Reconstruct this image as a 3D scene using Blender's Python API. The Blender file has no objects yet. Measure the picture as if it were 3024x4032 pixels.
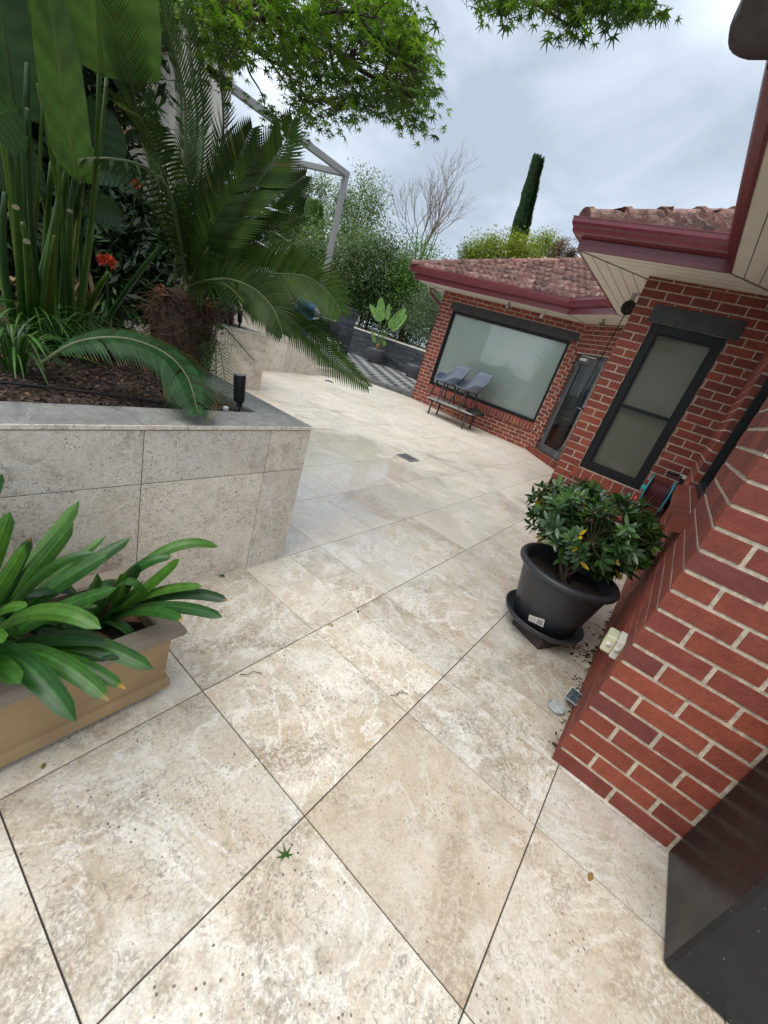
import bpy, math, random
from mathutils import Vector, Matrix
import numpy as np
R_ = random.Random(7)
scene = bpy.context.scene
C = scene.collection

# ------------------------------------------------------------------ camera
CAMH = 1.454
F_PX, YAW, PITCH, ROLL = 1601.4, -1.0319, -0.3985, 0.3162
def _rot():
    B = np.array([[1,0,0],[0,0,-1],[0,1,0]], float)
    cy, sy = math.cos(YAW), math.sin(YAW); Zm = np.array([[cy,-sy,0],[sy,cy,0],[0,0,1]])
    cp, sp = math.cos(PITCH), math.sin(PITCH); X = np.array([[1,0,0],[0,cp,-sp],[0,sp,cp]])
    cr, sr = math.cos(ROLL), math.sin(ROLL); RR = np.array([[cr,-sr,0],[sr,cr,0],[0,0,1]])
    return Zm @ X @ B @ RR
CM = _rot()
cam_d = bpy.data.cameras.new('camera')
cam = bpy.data.objects.new('camera', cam_d); C.objects.link(cam)
m4 = Matrix.Identity(4)
for i in range(3):
    for j in range(3): m4[i][j] = CM[i][j]
m4[2][3] = CAMH
cam.matrix_world = m4
cam_d.sensor_fit = 'HORIZONTAL'; cam_d.sensor_width = 36.0
cam_d.lens = F_PX/3024*36
cam_d.clip_start = 0.02; cam_d.clip_end = 2000
scene.camera = cam

# ------------------------------------------------------------------ world, sun, exposure
SUN_EL, SUN_AZ = math.radians(64), math.radians(168)     # direction the light comes from
w = bpy.data.worlds.new('World'); scene.world = w; w.use_nodes = True
nt = w.node_tree; nt.nodes.clear()
def N(nt, t, **k):
    n = nt.nodes.new(t)
    for a, b in k.items(): setattr(n, a, b)
    return n
wo = N(nt,'ShaderNodeOutputWorld'); bg = N(nt,'ShaderNodeBackground')
sky = N(nt,'ShaderNodeTexSky', sky_type='NISHITA'); sky.sun_disc = False
sky.sun_elevation = SUN_EL; sky.sun_rotation = math.pi/2 - SUN_AZ; sky.air_density = 1.2; sky.dust_density = 3.0
tc = N(nt,'ShaderNodeTexCoord'); mp = N(nt,'ShaderNodeMapping')
mp.inputs['Scale'].default_value = (1.0,1.0,1.9); mp.inputs['Rotation'].default_value = (0.25,0.15,0.5)
nt.links.new(tc.outputs['Generated'], mp.inputs['Vector'])
n1 = N(nt,'ShaderNodeTexNoise'); n1.inputs['Scale'].default_value = 2.35; n1.inputs['Detail'].default_value = 7; n1.inputs['Roughness'].default_value = .50; n1.inputs['Distortion'].default_value = .5
nt.links.new(mp.outputs[0], n1.inputs['Vector'])
cr = N(nt,'ShaderNodeValToRGB'); e = cr.color_ramp
e.elements[0].position = .36; e.elements[0].color = (3.2,3.75,4.45,1)
e.elements[1].position = .68; e.elements[1].color = (8.8,9.3,9.7,1)
x = e.elements.new(.50); x.color = (4.5,5.1,5.85,1)
x = e.elements.new(.58); x.color = (6.1,6.75,7.5,1)
nt.links.new(n1.outputs['Fac'], cr.inputs[0])
mx = N(nt,'ShaderNodeMixRGB'); mx.inputs[0].default_value = .90
nt.links.new(sky.outputs[0], mx.inputs[1]); nt.links.new(cr.outputs[0], mx.inputs[2])
nt.links.new(mx.outputs[0], bg.inputs[0]); bg.inputs[1].default_value = 0.098
nt.links.new(bg.outputs[0], wo.inputs[0])
sd = bpy.data.lights.new('sun','SUN'); sd.energy = 1.5; sd.angle = math.radians(50); sd.color = (1.0,.965,.91)
so = bpy.data.objects.new('sun', sd); C.objects.link(so)
sv = Vector((math.cos(SUN_EL)*math.cos(SUN_AZ), math.cos(SUN_EL)*math.sin(SUN_AZ), math.sin(SUN_EL)))
so.rotation_euler = sv.to_track_quat('Z','Y').to_euler()
scene.view_settings.view_transform = 'Standard'; scene.view_settings.look = 'None'
scene.view_settings.exposure = 0.80; scene.view_settings.gamma = 1
scene.render.engine = 'CYCLES'
scene.cycles.max_bounces = 8; scene.cycles.transparent_max_bounces = 12
scene.render.resolution_x = 768; scene.render.resolution_y = 1024

# ------------------------------------------------------------------ placing helpers (photo point -> place in the world)
def ray(p):
    v = CM @ np.array([(p[0]-1512)/F_PX, -(p[1]-2016)/F_PX, -1.0]); return v/np.linalg.norm(v)
def at(px, py, d): return Vector((0,0,CAMH)) + Vector(ray((px,py)))*d
def onz(px, py, z=0.):
    r = ray((px,py)); t = (z-CAMH)/r[2]; return Vector((r[0]*t, r[1]*t, z))
def onx(px, py, x):
    r = ray((px,py)); t = x/r[0]; return Vector((x, r[1]*t, CAMH+r[2]*t))
def ony(px, py, y):
    r = ray((px,py)); t = y/r[1]; return Vector((r[0]*t, y, CAMH+r[2]*t))
def gz(x, y):
    return min(.11, 0.025*max(0., y-2.2)*min(1., max(0., (x-4)/3)))

# ------------------------------------------------------------------ mesh building
def lerp(a, b, t): return a+(b-a)*t
class MB:
    def __init__(s): s.v=[]; s.f=[]; s.c=[]; s.m=[]; s.uv=None; s.sm=[]
    def add(s, vs, fs, col=(1,1,1), mat=0, smooth=False):
        o = len(s.v); s.v += [tuple(p) for p in vs]
        if isinstance(col, list): s.c += col
        else: s.c += [col]*len(vs)
        for f in fs: s.f.append(tuple(i+o for i in f)); s.m.append(mat); s.sm.append(smooth)
    def box(s, a, b, col=(1,1,1), mat=0, bev=0.0):
        x0,y0,z0 = a; x1,y1,z1 = b
        if x0>x1: x0,x1=x1,x0
        if y0>y1: y0,y1=y1,y0
        if z0>z1: z0,z1=z1,z0
        s.obox(Vector((x0,y0,z0)), Vector((x1-x0,0,0)), Vector((0,y1-y0,0)), Vector((0,0,z1-z0)), col, mat, bev)
    def obox(s, o, X, Y, Z, col=(1,1,1), mat=0, bev=0.0):
        if bev <= 0:
            vs = [o, o+X, o+X+Y, o+Y, o+Z, o+X+Z, o+X+Y+Z, o+Y+Z]
            s.add(vs, [(0,3,2,1),(4,5,6,7),(0,1,5,4),(1,2,6,5),(2,3,7,6),(3,0,4,7)], col, mat); return
        lx,ly,lz = X.length, Y.length, Z.length
        ux,uy,uz = X/lx, Y/ly, Z/lz; vs=[]; idx={}
        b = min(bev, lx*.45, ly*.45, lz*.45)
        for i in (0,1):
            for j in (0,1):
                for k in (0,1):
                    cx = b if i==0 else lx-b; cy = b if j==0 else ly-b; cz = b if k==0 else lz-b
                    for ax in range(3):
                        p = [cx,cy,cz]; p[ax] = [0,lx,0,ly,0,lz][ax*2+(i,j,k)[ax]]
                        idx[(i,j,k,ax)] = len(vs); vs.append(o+ux*p[0]+uy*p[1]+uz*p[2])
        fs=[]
        def q(l): fs.append(tuple(idx[t] for t in l))
        q([(0,0,0,0),(0,0,1,0),(0,1,1,0),(0,1,0,0)]); q([(1,0,0,0),(1,1,0,0),(1,1,1,0),(1,0,1,0)])
        q([(0,0,0,1),(1,0,0,1),(1,0,1,1),(0,0,1,1)]); q([(0,1,0,1),(0,1,1,1),(1,1,1,1),(1,1,0,1)])
        q([(0,0,0,2),(0,1,0,2),(1,1,0,2),(1,0,0,2)]); q([(0,0,1,2),(1,0,1,2),(1,1,1,2),(0,1,1,2)])
        for i in (0,1):
            for j in (0,1):
                q([(i,j,0,0),(i,j,1,0),(i,j,1,1),(i,j,0,1)]); q([(i,0,j,0),(i,1,j,0),(i,1,j,2),(i,0,j,2)]); q([(0,i,j,1),(1,i,j,1),(1,i,j,2),(0,i,j,2)])
                for k in (0,1): q([(i,j,k,0),(i,j,k,1),(i,j,k,2)])
        s.add(vs, fs, col, mat)
    def bar(s, a, b, w, h, col=(1,1,1), mat=0, up=Vector((0,0,1))):
        a=Vector(a); b=Vector(b); d=b-a; sx=d.cross(up)
        if sx.length<1e-6: sx=d.cross(Vector((1,0,0)))
        sx.normalize(); sy=sx.cross(d).normalized()
        s.obox(a-sx*w/2-sy*h/2, d, sx*w, sy*h, col, mat)
    def tube(s, pts, rad, n=8, col=(1,1,1), mat=0, cap=True, smooth=True):
        pts=[Vector(p) for p in pts]; k=len(pts)
        if not isinstance(rad,(list,tuple)): rad=[rad]*k
        vs=[]; prev=None; cols=[]
        for i,p in enumerate(pts):
            t=(pts[min(i+1,k-1)]-pts[max(i-1,0)])
            if t.length<1e-9: t=Vector((0,0,1))
            t.normalize()
            if prev is None:
                u=t.cross(Vector((0,0,1)))
                if u.length<.05: u=t.cross(Vector((1,0,0)))
            else: u=prev-t*prev.dot(t)
            u.normalize(); prev=u; v=t.cross(u)
            for j in range(n):
                a=2*math.pi*j/n; vs.append(p+(u*math.cos(a)+v*math.sin(a))*rad[i])
            c = col[i] if isinstance(col,list) else col
            cols += [c]*n
        fs=[]
        for i in range(k-1):
            for j in range(n):
                a=i*n+j; b=i*n+(j+1)%n; fs.append((a,b,b+n,a+n))
        if cap: fs += [tuple(range(n))[::-1], tuple((k-1)*n+j for j in range(n))]
        s.add(vs, fs, cols, mat, smooth)
    def lathe(s, c, prof, n=32, col=(1,1,1), mat=0, smooth=True):
        vs=[]; c=Vector(c)
        for r,z in prof:
            for j in range(n):
                a=2*math.pi*j/n; vs.append(c+Vector((r*math.cos(a), r*math.sin(a), z)))
        fs=[]
        for i in range(len(prof)-1):
            for j in range(n):
                a=i*n+j; b=i*n+(j+1)%n; fs.append((a,b,b+n,a+n))
        s.add(vs, fs, col, mat, smooth)
    def disc(s, c, r, n=24, col=(1,1,1), mat=0, nz=Vector((0,0,1)), bump=0):
        c=Vector(c); nz=Vector(nz).normalized(); u=nz.cross(Vector((1,0,0)))
        if u.length<.1: u=nz.cross(Vector((0,1,0)))
        u.normalize(); v=nz.cross(u)
        s.add([c]+[c+(u*math.cos(2*math.pi*j/n)+v*math.sin(2*math.pi*j/n))*r for j in range(n)], [(0,1+j,1+(j+1)%n) for j in range(n)], col, mat)
    def ribbon(s, pts, wid, side, col=(1,1,1), mat=0, fold=0.0, nrm=None):
        """leaf blade: centre line pts, widths, side vector(s); fold lifts the edges"""
        k=len(pts); vs=[]; cols=[]
        for i,p in enumerate(pts):
            t=(pts[min(i+1,k-1)]-pts[max(i-1,0)]).normalized()
            sd_=side[i] if isinstance(side,list) else side
            sd_=(sd_-t*sd_.dot(t)).normalized(); nn=t.cross(sd_)
            w_=wid[i]/2
            vs += [p-sd_*w_+nn*fold*w_, p, p+sd_*w_+nn*fold*w_]
            c = col[i] if isinstance(col,list) else col
            cc=(c[0]*.93,c[1]*.93,c[2]*.93)
            cols += [c,(min(1,c[0]*1.12),min(1,c[1]*1.12),min(1,c[2]*1.1)),cc]
        fs=[]
        for i in range(k-1):
            a=i*3; fs += [(a,a+1,a+4,a+3),(a+1,a+2,a+5,a+4)]
        s.add(vs, fs, cols, mat, True)
    def build(s, name, mat, parent=None, **props):
        me=bpy.data.meshes.new(name)
        o3=Vector((0,0,0))
        if parent is not None:
            q=parent
            while q is not None: o3=o3+Vector(q.location); q=q.parent
        n=len(s.v); co=np.array(s.v,dtype=np.float64)-np.array(o3)
        me.from_pydata([tuple(p) for p in co], [], s.f)
        mats = mat if isinstance(mat,(list,tuple)) else [mat]
        for m in mats: me.materials.append(m)
        me.polygons.foreach_set('material_index', s.m); me.polygons.foreach_set('use_smooth', s.sm)
        at_=me.color_attributes.new('col','FLOAT_COLOR','POINT')
        arr=np.ones((n,4)); arr[:,:3]=np.array(s.c,dtype=float).reshape(n,3); at_.data.foreach_set('color', arr.ravel())
        me.update()
        ob=bpy.data.objects.new(name, me); C.objects.link(ob)
        if parent is not None: ob.parent=parent
        for k_,v_ in props.items(): ob[k_]=v_
        return ob
def thing(name, label, cat, loc=(0,0,0), group=None):
    o=bpy.data.objects.new(name,None); C.objects.link(o); o.location=Vector(loc); o.empty_display_size=.1
    o['label']=label; o['category']=cat
    if group: o['group']=group
    return o
def bez(a,b,c,n): 
    a,b,c=Vector(a),Vector(b),Vector(c)
    return [a*(1-t)**2+b*2*t*(1-t)+c*t*t for t in [i/(n-1) for i in range(n)]]
def thru(a,m,c,n):  # quadratic through the middle point
    a,m,c=Vector(a),Vector(m),Vector(c); return bez(a,m*2-(a+c)/2,c,n)
def poly(pts, n):   # Catmull-Rom through points
    P=[Vector(p) for p in pts]; out=[]
    for i in range(len(P)-1):
        p0=P[max(i-1,0)];p1=P[i];p2=P[i+1];p3=P[min(i+2,len(P)-1)]
        for j in range(n):
            t=j/n; out.append(.5*((2*p1)+(p2-p0)*t+(2*p0-5*p1+4*p2-p3)*t*t+(3*p1-p0-3*p2+p3)*t**3))
    out.append(P[-1]); return out
def vary(c, a, r=None):
    r=r or R_; k=1+r.uniform(-a,a); h=r.uniform(-a,a)*.35
    return (max(0,c[0]*k*(1+h)), max(0,c[1]*k), max(0,c[2]*k*(1-h)))

# ------------------------------------------------------------------ materials
def mat(name):
    m=bpy.data.materials.new(name); m.use_nodes=True; t=m.node_tree; t.nodes.clear()
    o=N(t,'ShaderNodeOutputMaterial'); p=N(t,'ShaderNodeBsdfPrincipled'); t.links.new(p.outputs[0],o.inputs[0])
    return m,t,p,o
def noise(t, vec, scale, detail=4, rough=.55, dist=0):
    n=N(t,'ShaderNodeTexNoise'); n.inputs['Scale'].default_value=scale; n.inputs['Detail'].default_value=detail
    n.inputs['Roughness'].default_value=rough; n.inputs['Distortion'].default_value=dist
    if vec: t.links.new(vec,n.inputs['Vector'])
    return n.outputs['Fac']
def ramp(t, fac, stops, interp='LINEAR'):
    r=N(t,'ShaderNodeValToRGB'); r.color_ramp.interpolation=interp; el=r.color_ramp.elements
    while len(el)<len(stops): el.new(.5)
    for e_,(p_,c_) in zip(el,stops):
        e_.position=p_; c_=c_ if isinstance(c_,(tuple,list)) else (c_,)*3; e_.color=(*c_[:3],1)
    t.links.new(fac,r.inputs[0]); return r.outputs[0]
def mixc(t, fac, a, b, mode='MIX'):
    m=N(t,'ShaderNodeMixRGB', blend_type=mode)
    for i,v in ((0,fac),(1,a),(2,b)):
        if isinstance(v,(int,float)): m.inputs[i].default_value = v if i==0 else (v,v,v,1)
        elif isinstance(v,tuple): m.inputs[i].default_value=(*v,1)
        else: t.links.new(v,m.inputs[i])
    return m.outputs[0]
def mth(t, op, a, b=None):
    m=N(t,'ShaderNodeMath', operation=op)
    for i,v in ((0,a),(1,b)):
        if v is None: continue
        if isinstance(v,(int,float)): m.inputs[i].default_value=v
        else: t.links.new(v,m.inputs[i])
    return m.outputs[0]
def bump(t, p, h, strength=.3, dist=.01):
    b=N(t,'ShaderNodeBump'); b.inputs['Strength'].default_value=strength; b.inputs['Distance'].default_value=dist
    t.links.new(h,b.inputs['Height']); t.links.new(b.outputs[0],p.inputs['Normal'])
def objc(t):
    g=N(t,'ShaderNodeNewGeometry'); return g.outputs['Position']
def attr(t, n='col'):
    a=N(t,'ShaderNodeAttribute'); a.attribute_name=n; return a.outputs['Color']

def simple(name, col, rough=.5, metal=0., var=.15, vs=6., bmp=0., bs=60., spec=.5, coat=0., use_attr=False):
    m,t,p,o=mat(name); P=objc(t)
    n=noise(t,P,vs,5,.6)
    a=tuple(c*(1-var) for c in col); b=tuple(min(1,c*(1+var)) for c in col)
    c=ramp(t,n,[(.3,a),(.7,b)])
    if use_attr: c=mixc(t,1.,c,attr(t),'MULTIPLY')
    t.links.new(c,p.inputs['Base Color']); p.inputs['Roughness'].default_value=rough; p.inputs['Metallic'].default_value=metal
    p.inputs['Specular IOR Level'].default_value=spec
    if coat: p.inputs['Coat Weight'].default_value=coat; p.inputs['Coat Roughness'].default_value=.15
    rr=ramp(t,noise(t,P,vs*3,3),[(.3,max(0,rough-.08)),(.7,min(1,rough+.12))]); t.links.new(rr,p.inputs['Roughness'])
    if bmp: bump(t,p,noise(t,P,bs,4),bmp,.004)
    return m
def leafmat(name, rough=.4, transl=.25, spec=.5, tint=(1,1,1), vs=9.):
    m,t,p,o=mat(name); P=objc(t)
    c=mixc(t,1.,attr(t),ramp(t,noise(t,P,vs,3),[(.3,(.72*tint[0],.74*tint[1],.7*tint[2])),(.7,(1.2*tint[0],1.18*tint[1],1.15*tint[2]))]),'MULTIPLY')
    t.links.new(c,p.inputs['Base Color']); p.inputs['Roughness'].default_value=rough; p.inputs['Specular IOR Level'].default_value=spec
    tr=N(t,'ShaderNodeBsdfTranslucent'); t.links.new(mixc(t,1.,c,(1.5,1.7,.6),'MULTIPLY'),tr.inputs[0])
    ms=N(t,'ShaderNodeMixShader'); ms.inputs[0].default_value=transl
    t.links.new(p.outputs[0],ms.inputs[1]); t.links.new(tr.outputs[0],ms.inputs[2]); t.links.new(ms.outputs[0],o.inputs[0])
    return m

def travertine(name, cream, beige, brown, white, wet=True, scale=1.0, speck=.5, tilevar=True, grey=0.):
    m,t,p,o=mat(name); P=objc(t); A=attr(t)
    sc=N(t,'ShaderNodeVectorMath', operation='SCALE'); t.links.new(A,sc.inputs[0]); sc.inputs['Scale'].default_value=23.0
    ad=N(t,'ShaderNodeVectorMath', operation='ADD'); t.links.new(P,ad.inputs[0]); t.links.new(sc.outputs[0],ad.inputs[1]); V=ad.outputs[0]
    big=noise(t,V,2.6*scale,7,.66,1.3)
    med=noise(t,V,7.5*scale,7,.68,.7)
    c=ramp(t,big,[(.34,brown),(.43,beige),(.53,cream),(.66,white)])
    c=mixc(t,.5,c,ramp(t,med,[(.34,tuple(v*.55 for v in beige)),(.48,cream),(.64,white)]))
    if wet:
        sw=noise(t,V,1.5*scale,5,.55,2.6); c=mixc(t,mth(t,'MULTIPLY',ramp(t,sw,[(.46,0.),(.54,1.)]),.45),c,beige); c=mixc(t,mth(t,'MULTIPLY',ramp(t,sw,[(.62,0.),(.66,1.)]),.4),c,brown)
    # pale calcite veins
    vn=noise(t,V,1.6*scale,5,.6,2.2); va=mth(t,'ABSOLUTE',mth(t,'SUBTRACT',vn,.5))
    c=mixc(t,ramp(t,va,[(.0,.85),(.016,.35),(.035,.0)]),c,white)
    # grey cloudy areas and fine dark crusty flecks
    gm=ramp(t,noise(t,V,3.1*scale,4,.6,.5),[(.48,0.),(.68,1.)])
    fine=noise(t,V,52*scale,6,.78,1.2)
    fl=ramp(t,fine,[(.53,0.),(.58,1.)])
    c=mixc(t,mth(t,'MULTIPLY',mth(t,'MULTIPLY',fl,ramp(t,noise(t,V,4.5*scale,3,.6,.3),[(.36,.35),(.60,1.)])),speck),c,(.17,.155,.13))
    wf=mth(t,'MULTIPLY',ramp(t,noise(t,V,64*scale,5,.75,.8),[(.56,0.),(.62,1.)]),.55); c=mixc(t,wf,c,white)
    c=mixc(t,mth(t,'MULTIPLY',gm,.30+grey),c,(.46,.45,.41))
    vo=N(t,'ShaderNodeTexVoronoi'); vo.inputs['Scale'].default_value=120*scale; t.links.new(V,vo.inputs['Vector'])
    cell=ramp(t,vo.outputs['Distance'],[(.0,1.25),(.45,1.0),(.75,.72)])
    c=mixc(t,.35,c,mixc(t,1.,c,cell,'MULTIPLY'))
    crust=mth(t,'MULTIPLY',ramp(t,noise(t,V,2.0*scale,5,.65,.8),[(.54,0.),(.60,1.)]),ramp(t,noise(t,V,70*scale,4,.7,.4),[(.42,0.),(.56,1.)]))
    c=mixc(t,mth(t,'MULTIPLY',crust,.62 if wet else .25),c,(.25,.19,.125))
    vp=N(t,'ShaderNodeTexVoronoi'); vp.inputs['Scale'].default_value=46*scale; t.links.new(V,vp.inputs['Vector'])
    pit=mth(t,'MULTIPLY',ramp(t,vp.outputs['Distance'],[(.0,1.),(.13,1.),(.19,0.)]),ramp(t,noise(t,V,6*scale,3),[(.52,0.),(.60,1.)]))
    c=mixc(t,mth(t,'MULTIPLY',pit,.85),c,(.06,.05,.04))
    # hairline cracks
    vc=N(t,'ShaderNodeTexVoronoi', feature='DISTANCE_TO_EDGE'); vc.inputs['Scale'].default_value=1.5*scale
    dd=N(t,'ShaderNodeVectorMath', operation='ADD'); nz_=N(t,'ShaderNodeTexNoise'); nz_.inputs['Scale'].default_value=5*scale; nz_.inputs['Detail'].default_value=4; t.links.new(V,nz_.inputs['Vector'])
    t.links.new(V,dd.inputs[0]); t.links.new(nz_.outputs['Color'],dd.inputs[1]); t.links.new(dd.outputs[0],vc.inputs['Vector'])
    ck=mth(t,'MULTIPLY',ramp(t,vc.outputs['Distance'],[(.0,1.),(.006,0.)]),ramp(t,noise(t,V,1.2,2),[(.5,0.),(.6,1.)]))
    c=mixc(t,mth(t,'MULTIPLY',ck,.6),c,(.13,.11,.09))
    if tilevar:
        sp=N(t,'ShaderNodeSeparateColor'); t.links.new(A,sp.inputs[0])
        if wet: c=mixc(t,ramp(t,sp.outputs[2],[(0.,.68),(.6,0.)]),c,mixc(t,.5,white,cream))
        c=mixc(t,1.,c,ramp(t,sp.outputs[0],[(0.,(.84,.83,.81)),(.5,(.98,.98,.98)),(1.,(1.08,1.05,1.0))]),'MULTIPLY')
        c=mixc(t,mth(t,'MULTIPLY',ramp(t,sp.outputs[1],[(.62,0.),(1.,1.)]),.42),c,(.50,.38,.245))
    t.links.new(c,p.inputs['Base Color'])
    h=mth(t,'ADD',mth(t,'MULTIPLY',fine,-.5),mth(t,'MULTIPLY',pit,-1.2)); h=mth(t,'ADD',h,mth(t,'MULTIPLY',vo.outputs['Distance'],-.35))
    bump(t,p,h,.32 if wet else .3,.004)
    if wet:
        # rain water film: a pooled area set where it mirrors the sky, plus scattered damp patches
        vd_=N(t,'ShaderNodeVectorMath',operation='DISTANCE'); t.links.new(P,vd_.inputs[0]); vd_.inputs[1].default_value=(3.3,2.5,0)
        wn=noise(t,P,1.1,5,.6,.8)
        pool=mth(t,'ADD',mth(t,'MULTIPLY',vd_.outputs['Value'],-.13),mth(t,'ADD',wn,.17))
        r=ramp(t,pool,[(.22,.45),(.44,.24),(.50,.06)])
        r=mixc(t,.4,r,mixc(t,1.,r,ramp(t,fine,[(.3,.7),(.7,1.5)]),'MULTIPLY'))
        t.links.new(r,p.inputs['Roughness']); p.inputs['Specular IOR Level'].default_value=.5
        t.links.new(ramp(t,pool,[(.30,.10),(.44,.35),(.50,1.)]),p.inputs['Coat Weight']); t.links.new(ramp(t,pool,[(.30,.30),(.48,.03)]),p.inputs['Coat Roughness']); p.inputs['Coat IOR'].default_value=1.5
    else: p.inputs['Roughness'].default_value=.6
    return m

M={}
M['floor']=travertine('travertine paving',(.72,.66,.555),(.60,.50,.37),(.44,.325,.20),(.85,.825,.76),scale=1.0,speck=.62)
M['clad']=travertine('limestone cladding',(.80,.745,.655),(.72,.655,.555),(.60,.53,.435),(.86,.82,.745),wet=False,scale=1.25,speck=.6,grey=-.12)
M['coping']=travertine('weathered coping stone',(.235,.245,.23),(.18,.185,.175),(.12,.12,.115),(.33,.34,.325),wet=False,scale=1.8,speck=1.0,grey=-.3)
M['farclad']=travertine('pale limestone cladding',(.74,.67,.57),(.68,.59,.47),(.56,.45,.31),(.80,.76,.69),wet=False,scale=.9,speck=.5,grey=-.2)
M['grout']=simple('grout',(.045,.038,.033),.8,bmp=.3)
M['cladjoint']=simple('cladding joint',(.13,.115,.095),.8)

def brickmat():
    m,t,p,o=mat('red brick'); P=objc(t); A=attr(t)
    c=mixc(t,1.,A,ramp(t,noise(t,P,19,7,.72),[(.30,(.74,.70,.71)),(.70,(1.2,1.22,1.22))]),'MULTIPLY')
    sp=ramp(t,noise(t,P,330,3,.6),[(.60,0.),(.70,1.)])
    c=mixc(t,mth(t,'MULTIPLY',sp,.5),c,(.03,.01,.01))
    vo=N(t,'ShaderNodeTexVoronoi'); vo.inputs['Scale'].default_value=48; t.links.new(P,vo.inputs['Vector'])
    c=mixc(t,mth(t,'MULTIPLY',ramp(t,vo.outputs['Distance'],[(.0,1.),(.07,0.)]),.55),c,(.45,.25,.2))
    st=ramp(t,noise(t,P,3.2,5,.7,.5),[(.5,0.),(.72,1.)])
    c=mixc(t,mth(t,'MULTIPLY',st,.22),c,(.11,.035,.025))
    t.links.new(c,p.inputs['Base Color']); p.inputs['Roughness'].default_value=.62; p.inputs['Specular IOR Level'].default_value=.4
    bump(t,p,mth(t,'ADD',noise(t,P,45,6,.75),mth(t,'MULTIPLY',noise(t,P,220,2),.4)),.8,.005)
    return m
M['brick']=brickmat()
M['mortar']=simple('mortar',(.50,.42,.325),.9,var=.38,vs=34,bmp=1.,bs=120)
M['metal_dark']=simple('charcoal powder coat',(.012,.013,.016),.42,var=.1,spec=.28)
M['lintel']=simple('lintel steel',(.036,.036,.038),.5,var=.35,vs=7,bmp=.15,bs=20)
M['maroon']=simple('maroon gutter paint',(.165,.024,.038),.33,var=.18,vs=14,coat=.3,bmp=.06,bs=50)
M['soffit']=simple('cream soffit board',(.72,.68,.59),.55,var=.05,vs=4,bmp=.1,bs=18)
M['groove']=simple('board groove',(.22,.20,.17),.8)
M['slate']=None
def rooftile():
    m,t,p,o=mat('weathered roof tile'); P=objc(t); A=attr(t)
    c=ramp(t,noise(t,P,5,6,.7,.4),[(.34,(.075,.032,.026)),(.5,(.19,.078,.062)),(.66,(.33,.225,.185))])
    c=mixc(t,ramp(t,noise(t,P,17,5,.7,.3),[(.54,0.),(.68,.5)]),c,(.36,.31,.25))
    c=mixc(t,ramp(t,noise(t,P,31,4,.7),[(.53,0.),(.64,.85)]),c,(.055,.052,.042))
    c=mixc(t,1.,c,A,'MULTIPLY')
    t.links.new(c,p.inputs['Base Color']); p.inputs['Roughness'].default_value=.7
    bump(t,p,noise(t,P,40,5,.7),.5,.01); return m
M['rooftile']=rooftile()
def glass(name, tint=(1,1,1), refl=1.0):
    m,t,p,o=mat(name); t.nodes.remove(p)
    tr=N(t,'ShaderNodeBsdfTransparent'); tr.inputs[0].default_value=(*tint,1)
    gl=N(t,'ShaderNodeBsdfGlossy'); gl.inputs['Roughness'].default_value=.015
    fr=N(t,'ShaderNodeFresnel'); fr.inputs[0].default_value=1.75
    ms=N(t,'ShaderNodeMixShader'); f=mth(t,'MULTIPLY',fr.outputs[0],.75*refl)
    t.links.new(f,ms.inputs[0]); t.links.new(tr.outputs[0],ms.inputs[1]); t.links.new(gl.outputs[0],ms.inputs[2]); t.links.new(ms.outputs[0],o.inputs[0])
    return m
M['glass']=glass('window glass',(.93,.96,.94),1.7)
M['glass_low_refl']=glass('low reflection window glass',(.93,.96,.94),.38)  # weaker reflection stands in for the dark view these panes would mirror
M['blind_pale']=simple('pale roller blind',(.86,.93,.885),.8,var=.05,vs=1.2)
M['blind_dark']=simple('grey roller blind',(.19,.18,.145),.8,var=.08,vs=1.5)
M['interior']=simple('dark interior',(.012,.016,.016),.8)
M['curtain']=simple('curtain cloth',(.16,.17,.165),.85,var=.2)
M['sand']=simple('sandstone trough',(.37,.255,.135),.8,var=.20,vs=5,bmp=.5,bs=170,use_attr=True)
M['potplastic']=simple('black plastic',(.030,.033,.040),.42,var=.2,vs=8,bmp=.1,bs=60)
M['blackstone']=simple('polished black panel',(.014,.015,.017),.13,var=.25,vs=4,spec=.5)
def speckled():
    m,t,p,o=mat('dusty black granite'); P=objc(t)
    vo=N(t,'ShaderNodeTexVoronoi'); vo.inputs['Scale'].default_value=34; t.links.new(P,vo.inputs['Vector'])
    k=mth(t,'MULTIPLY',ramp(t,vo.outputs['Distance'],[(.0,1.),(.10,0.)]),ramp(t,noise(t,P,9,2),[(.40,0.),(.55,1.)]))
    c=mixc(t,mth(t,'MULTIPLY',k,.7),ramp(t,noise(t,P,5,5,.7),[(.3,(.010,.011,.012)),(.7,(.020,.021,.023))]),(.4,.4,.38))
    t.links.new(c,p.inputs['Base Color']); t.links.new(ramp(t,noise(t,P,3.5,5,.65),[(.35,.22),(.7,.42)]),p.inputs['Roughness']); p.inputs['Specular IOR Level'].default_value=.3; return m
M['blackstone']=speckled()
M['soil']=simple('potting soil',(.022,.015,.010),.95,var=.6,vs=45,bmp=1.,bs=90)
M['mulch']=simple('bark mulch',(.060,.040,.028),.9,var=.7,vs=60,bmp=1.,bs=110,use_attr=True)
M['bark']=simple('bark',(.085,.060,.042),.85,var=.4,vs=20,bmp=.8,bs=60,use_attr=True)
M['cycleaf']=leafmat('cycad leaflets',.42,.08,.15)
M['strel']=leafmat('broad paddle leaves',.42,.22,.45,vs=5)
M['clivia']=leafmat('strap leaves',.36,.14,.38,vs=30)
M['leafg']=leafmat('glossy shrub leaves',.26,.10,.6)
M['maple']=leafmat('maple leaves',.5,.48,.35)
M['treeleaf']=leafmat('tree leaves',.5,.30,.4)
M['white']=simple('white plastic',(.66,.65,.58),.45,var=.12,vs=18)
M['steel']=simple('grey steel',(.36,.36,.36),.38,metal=.8)
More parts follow.
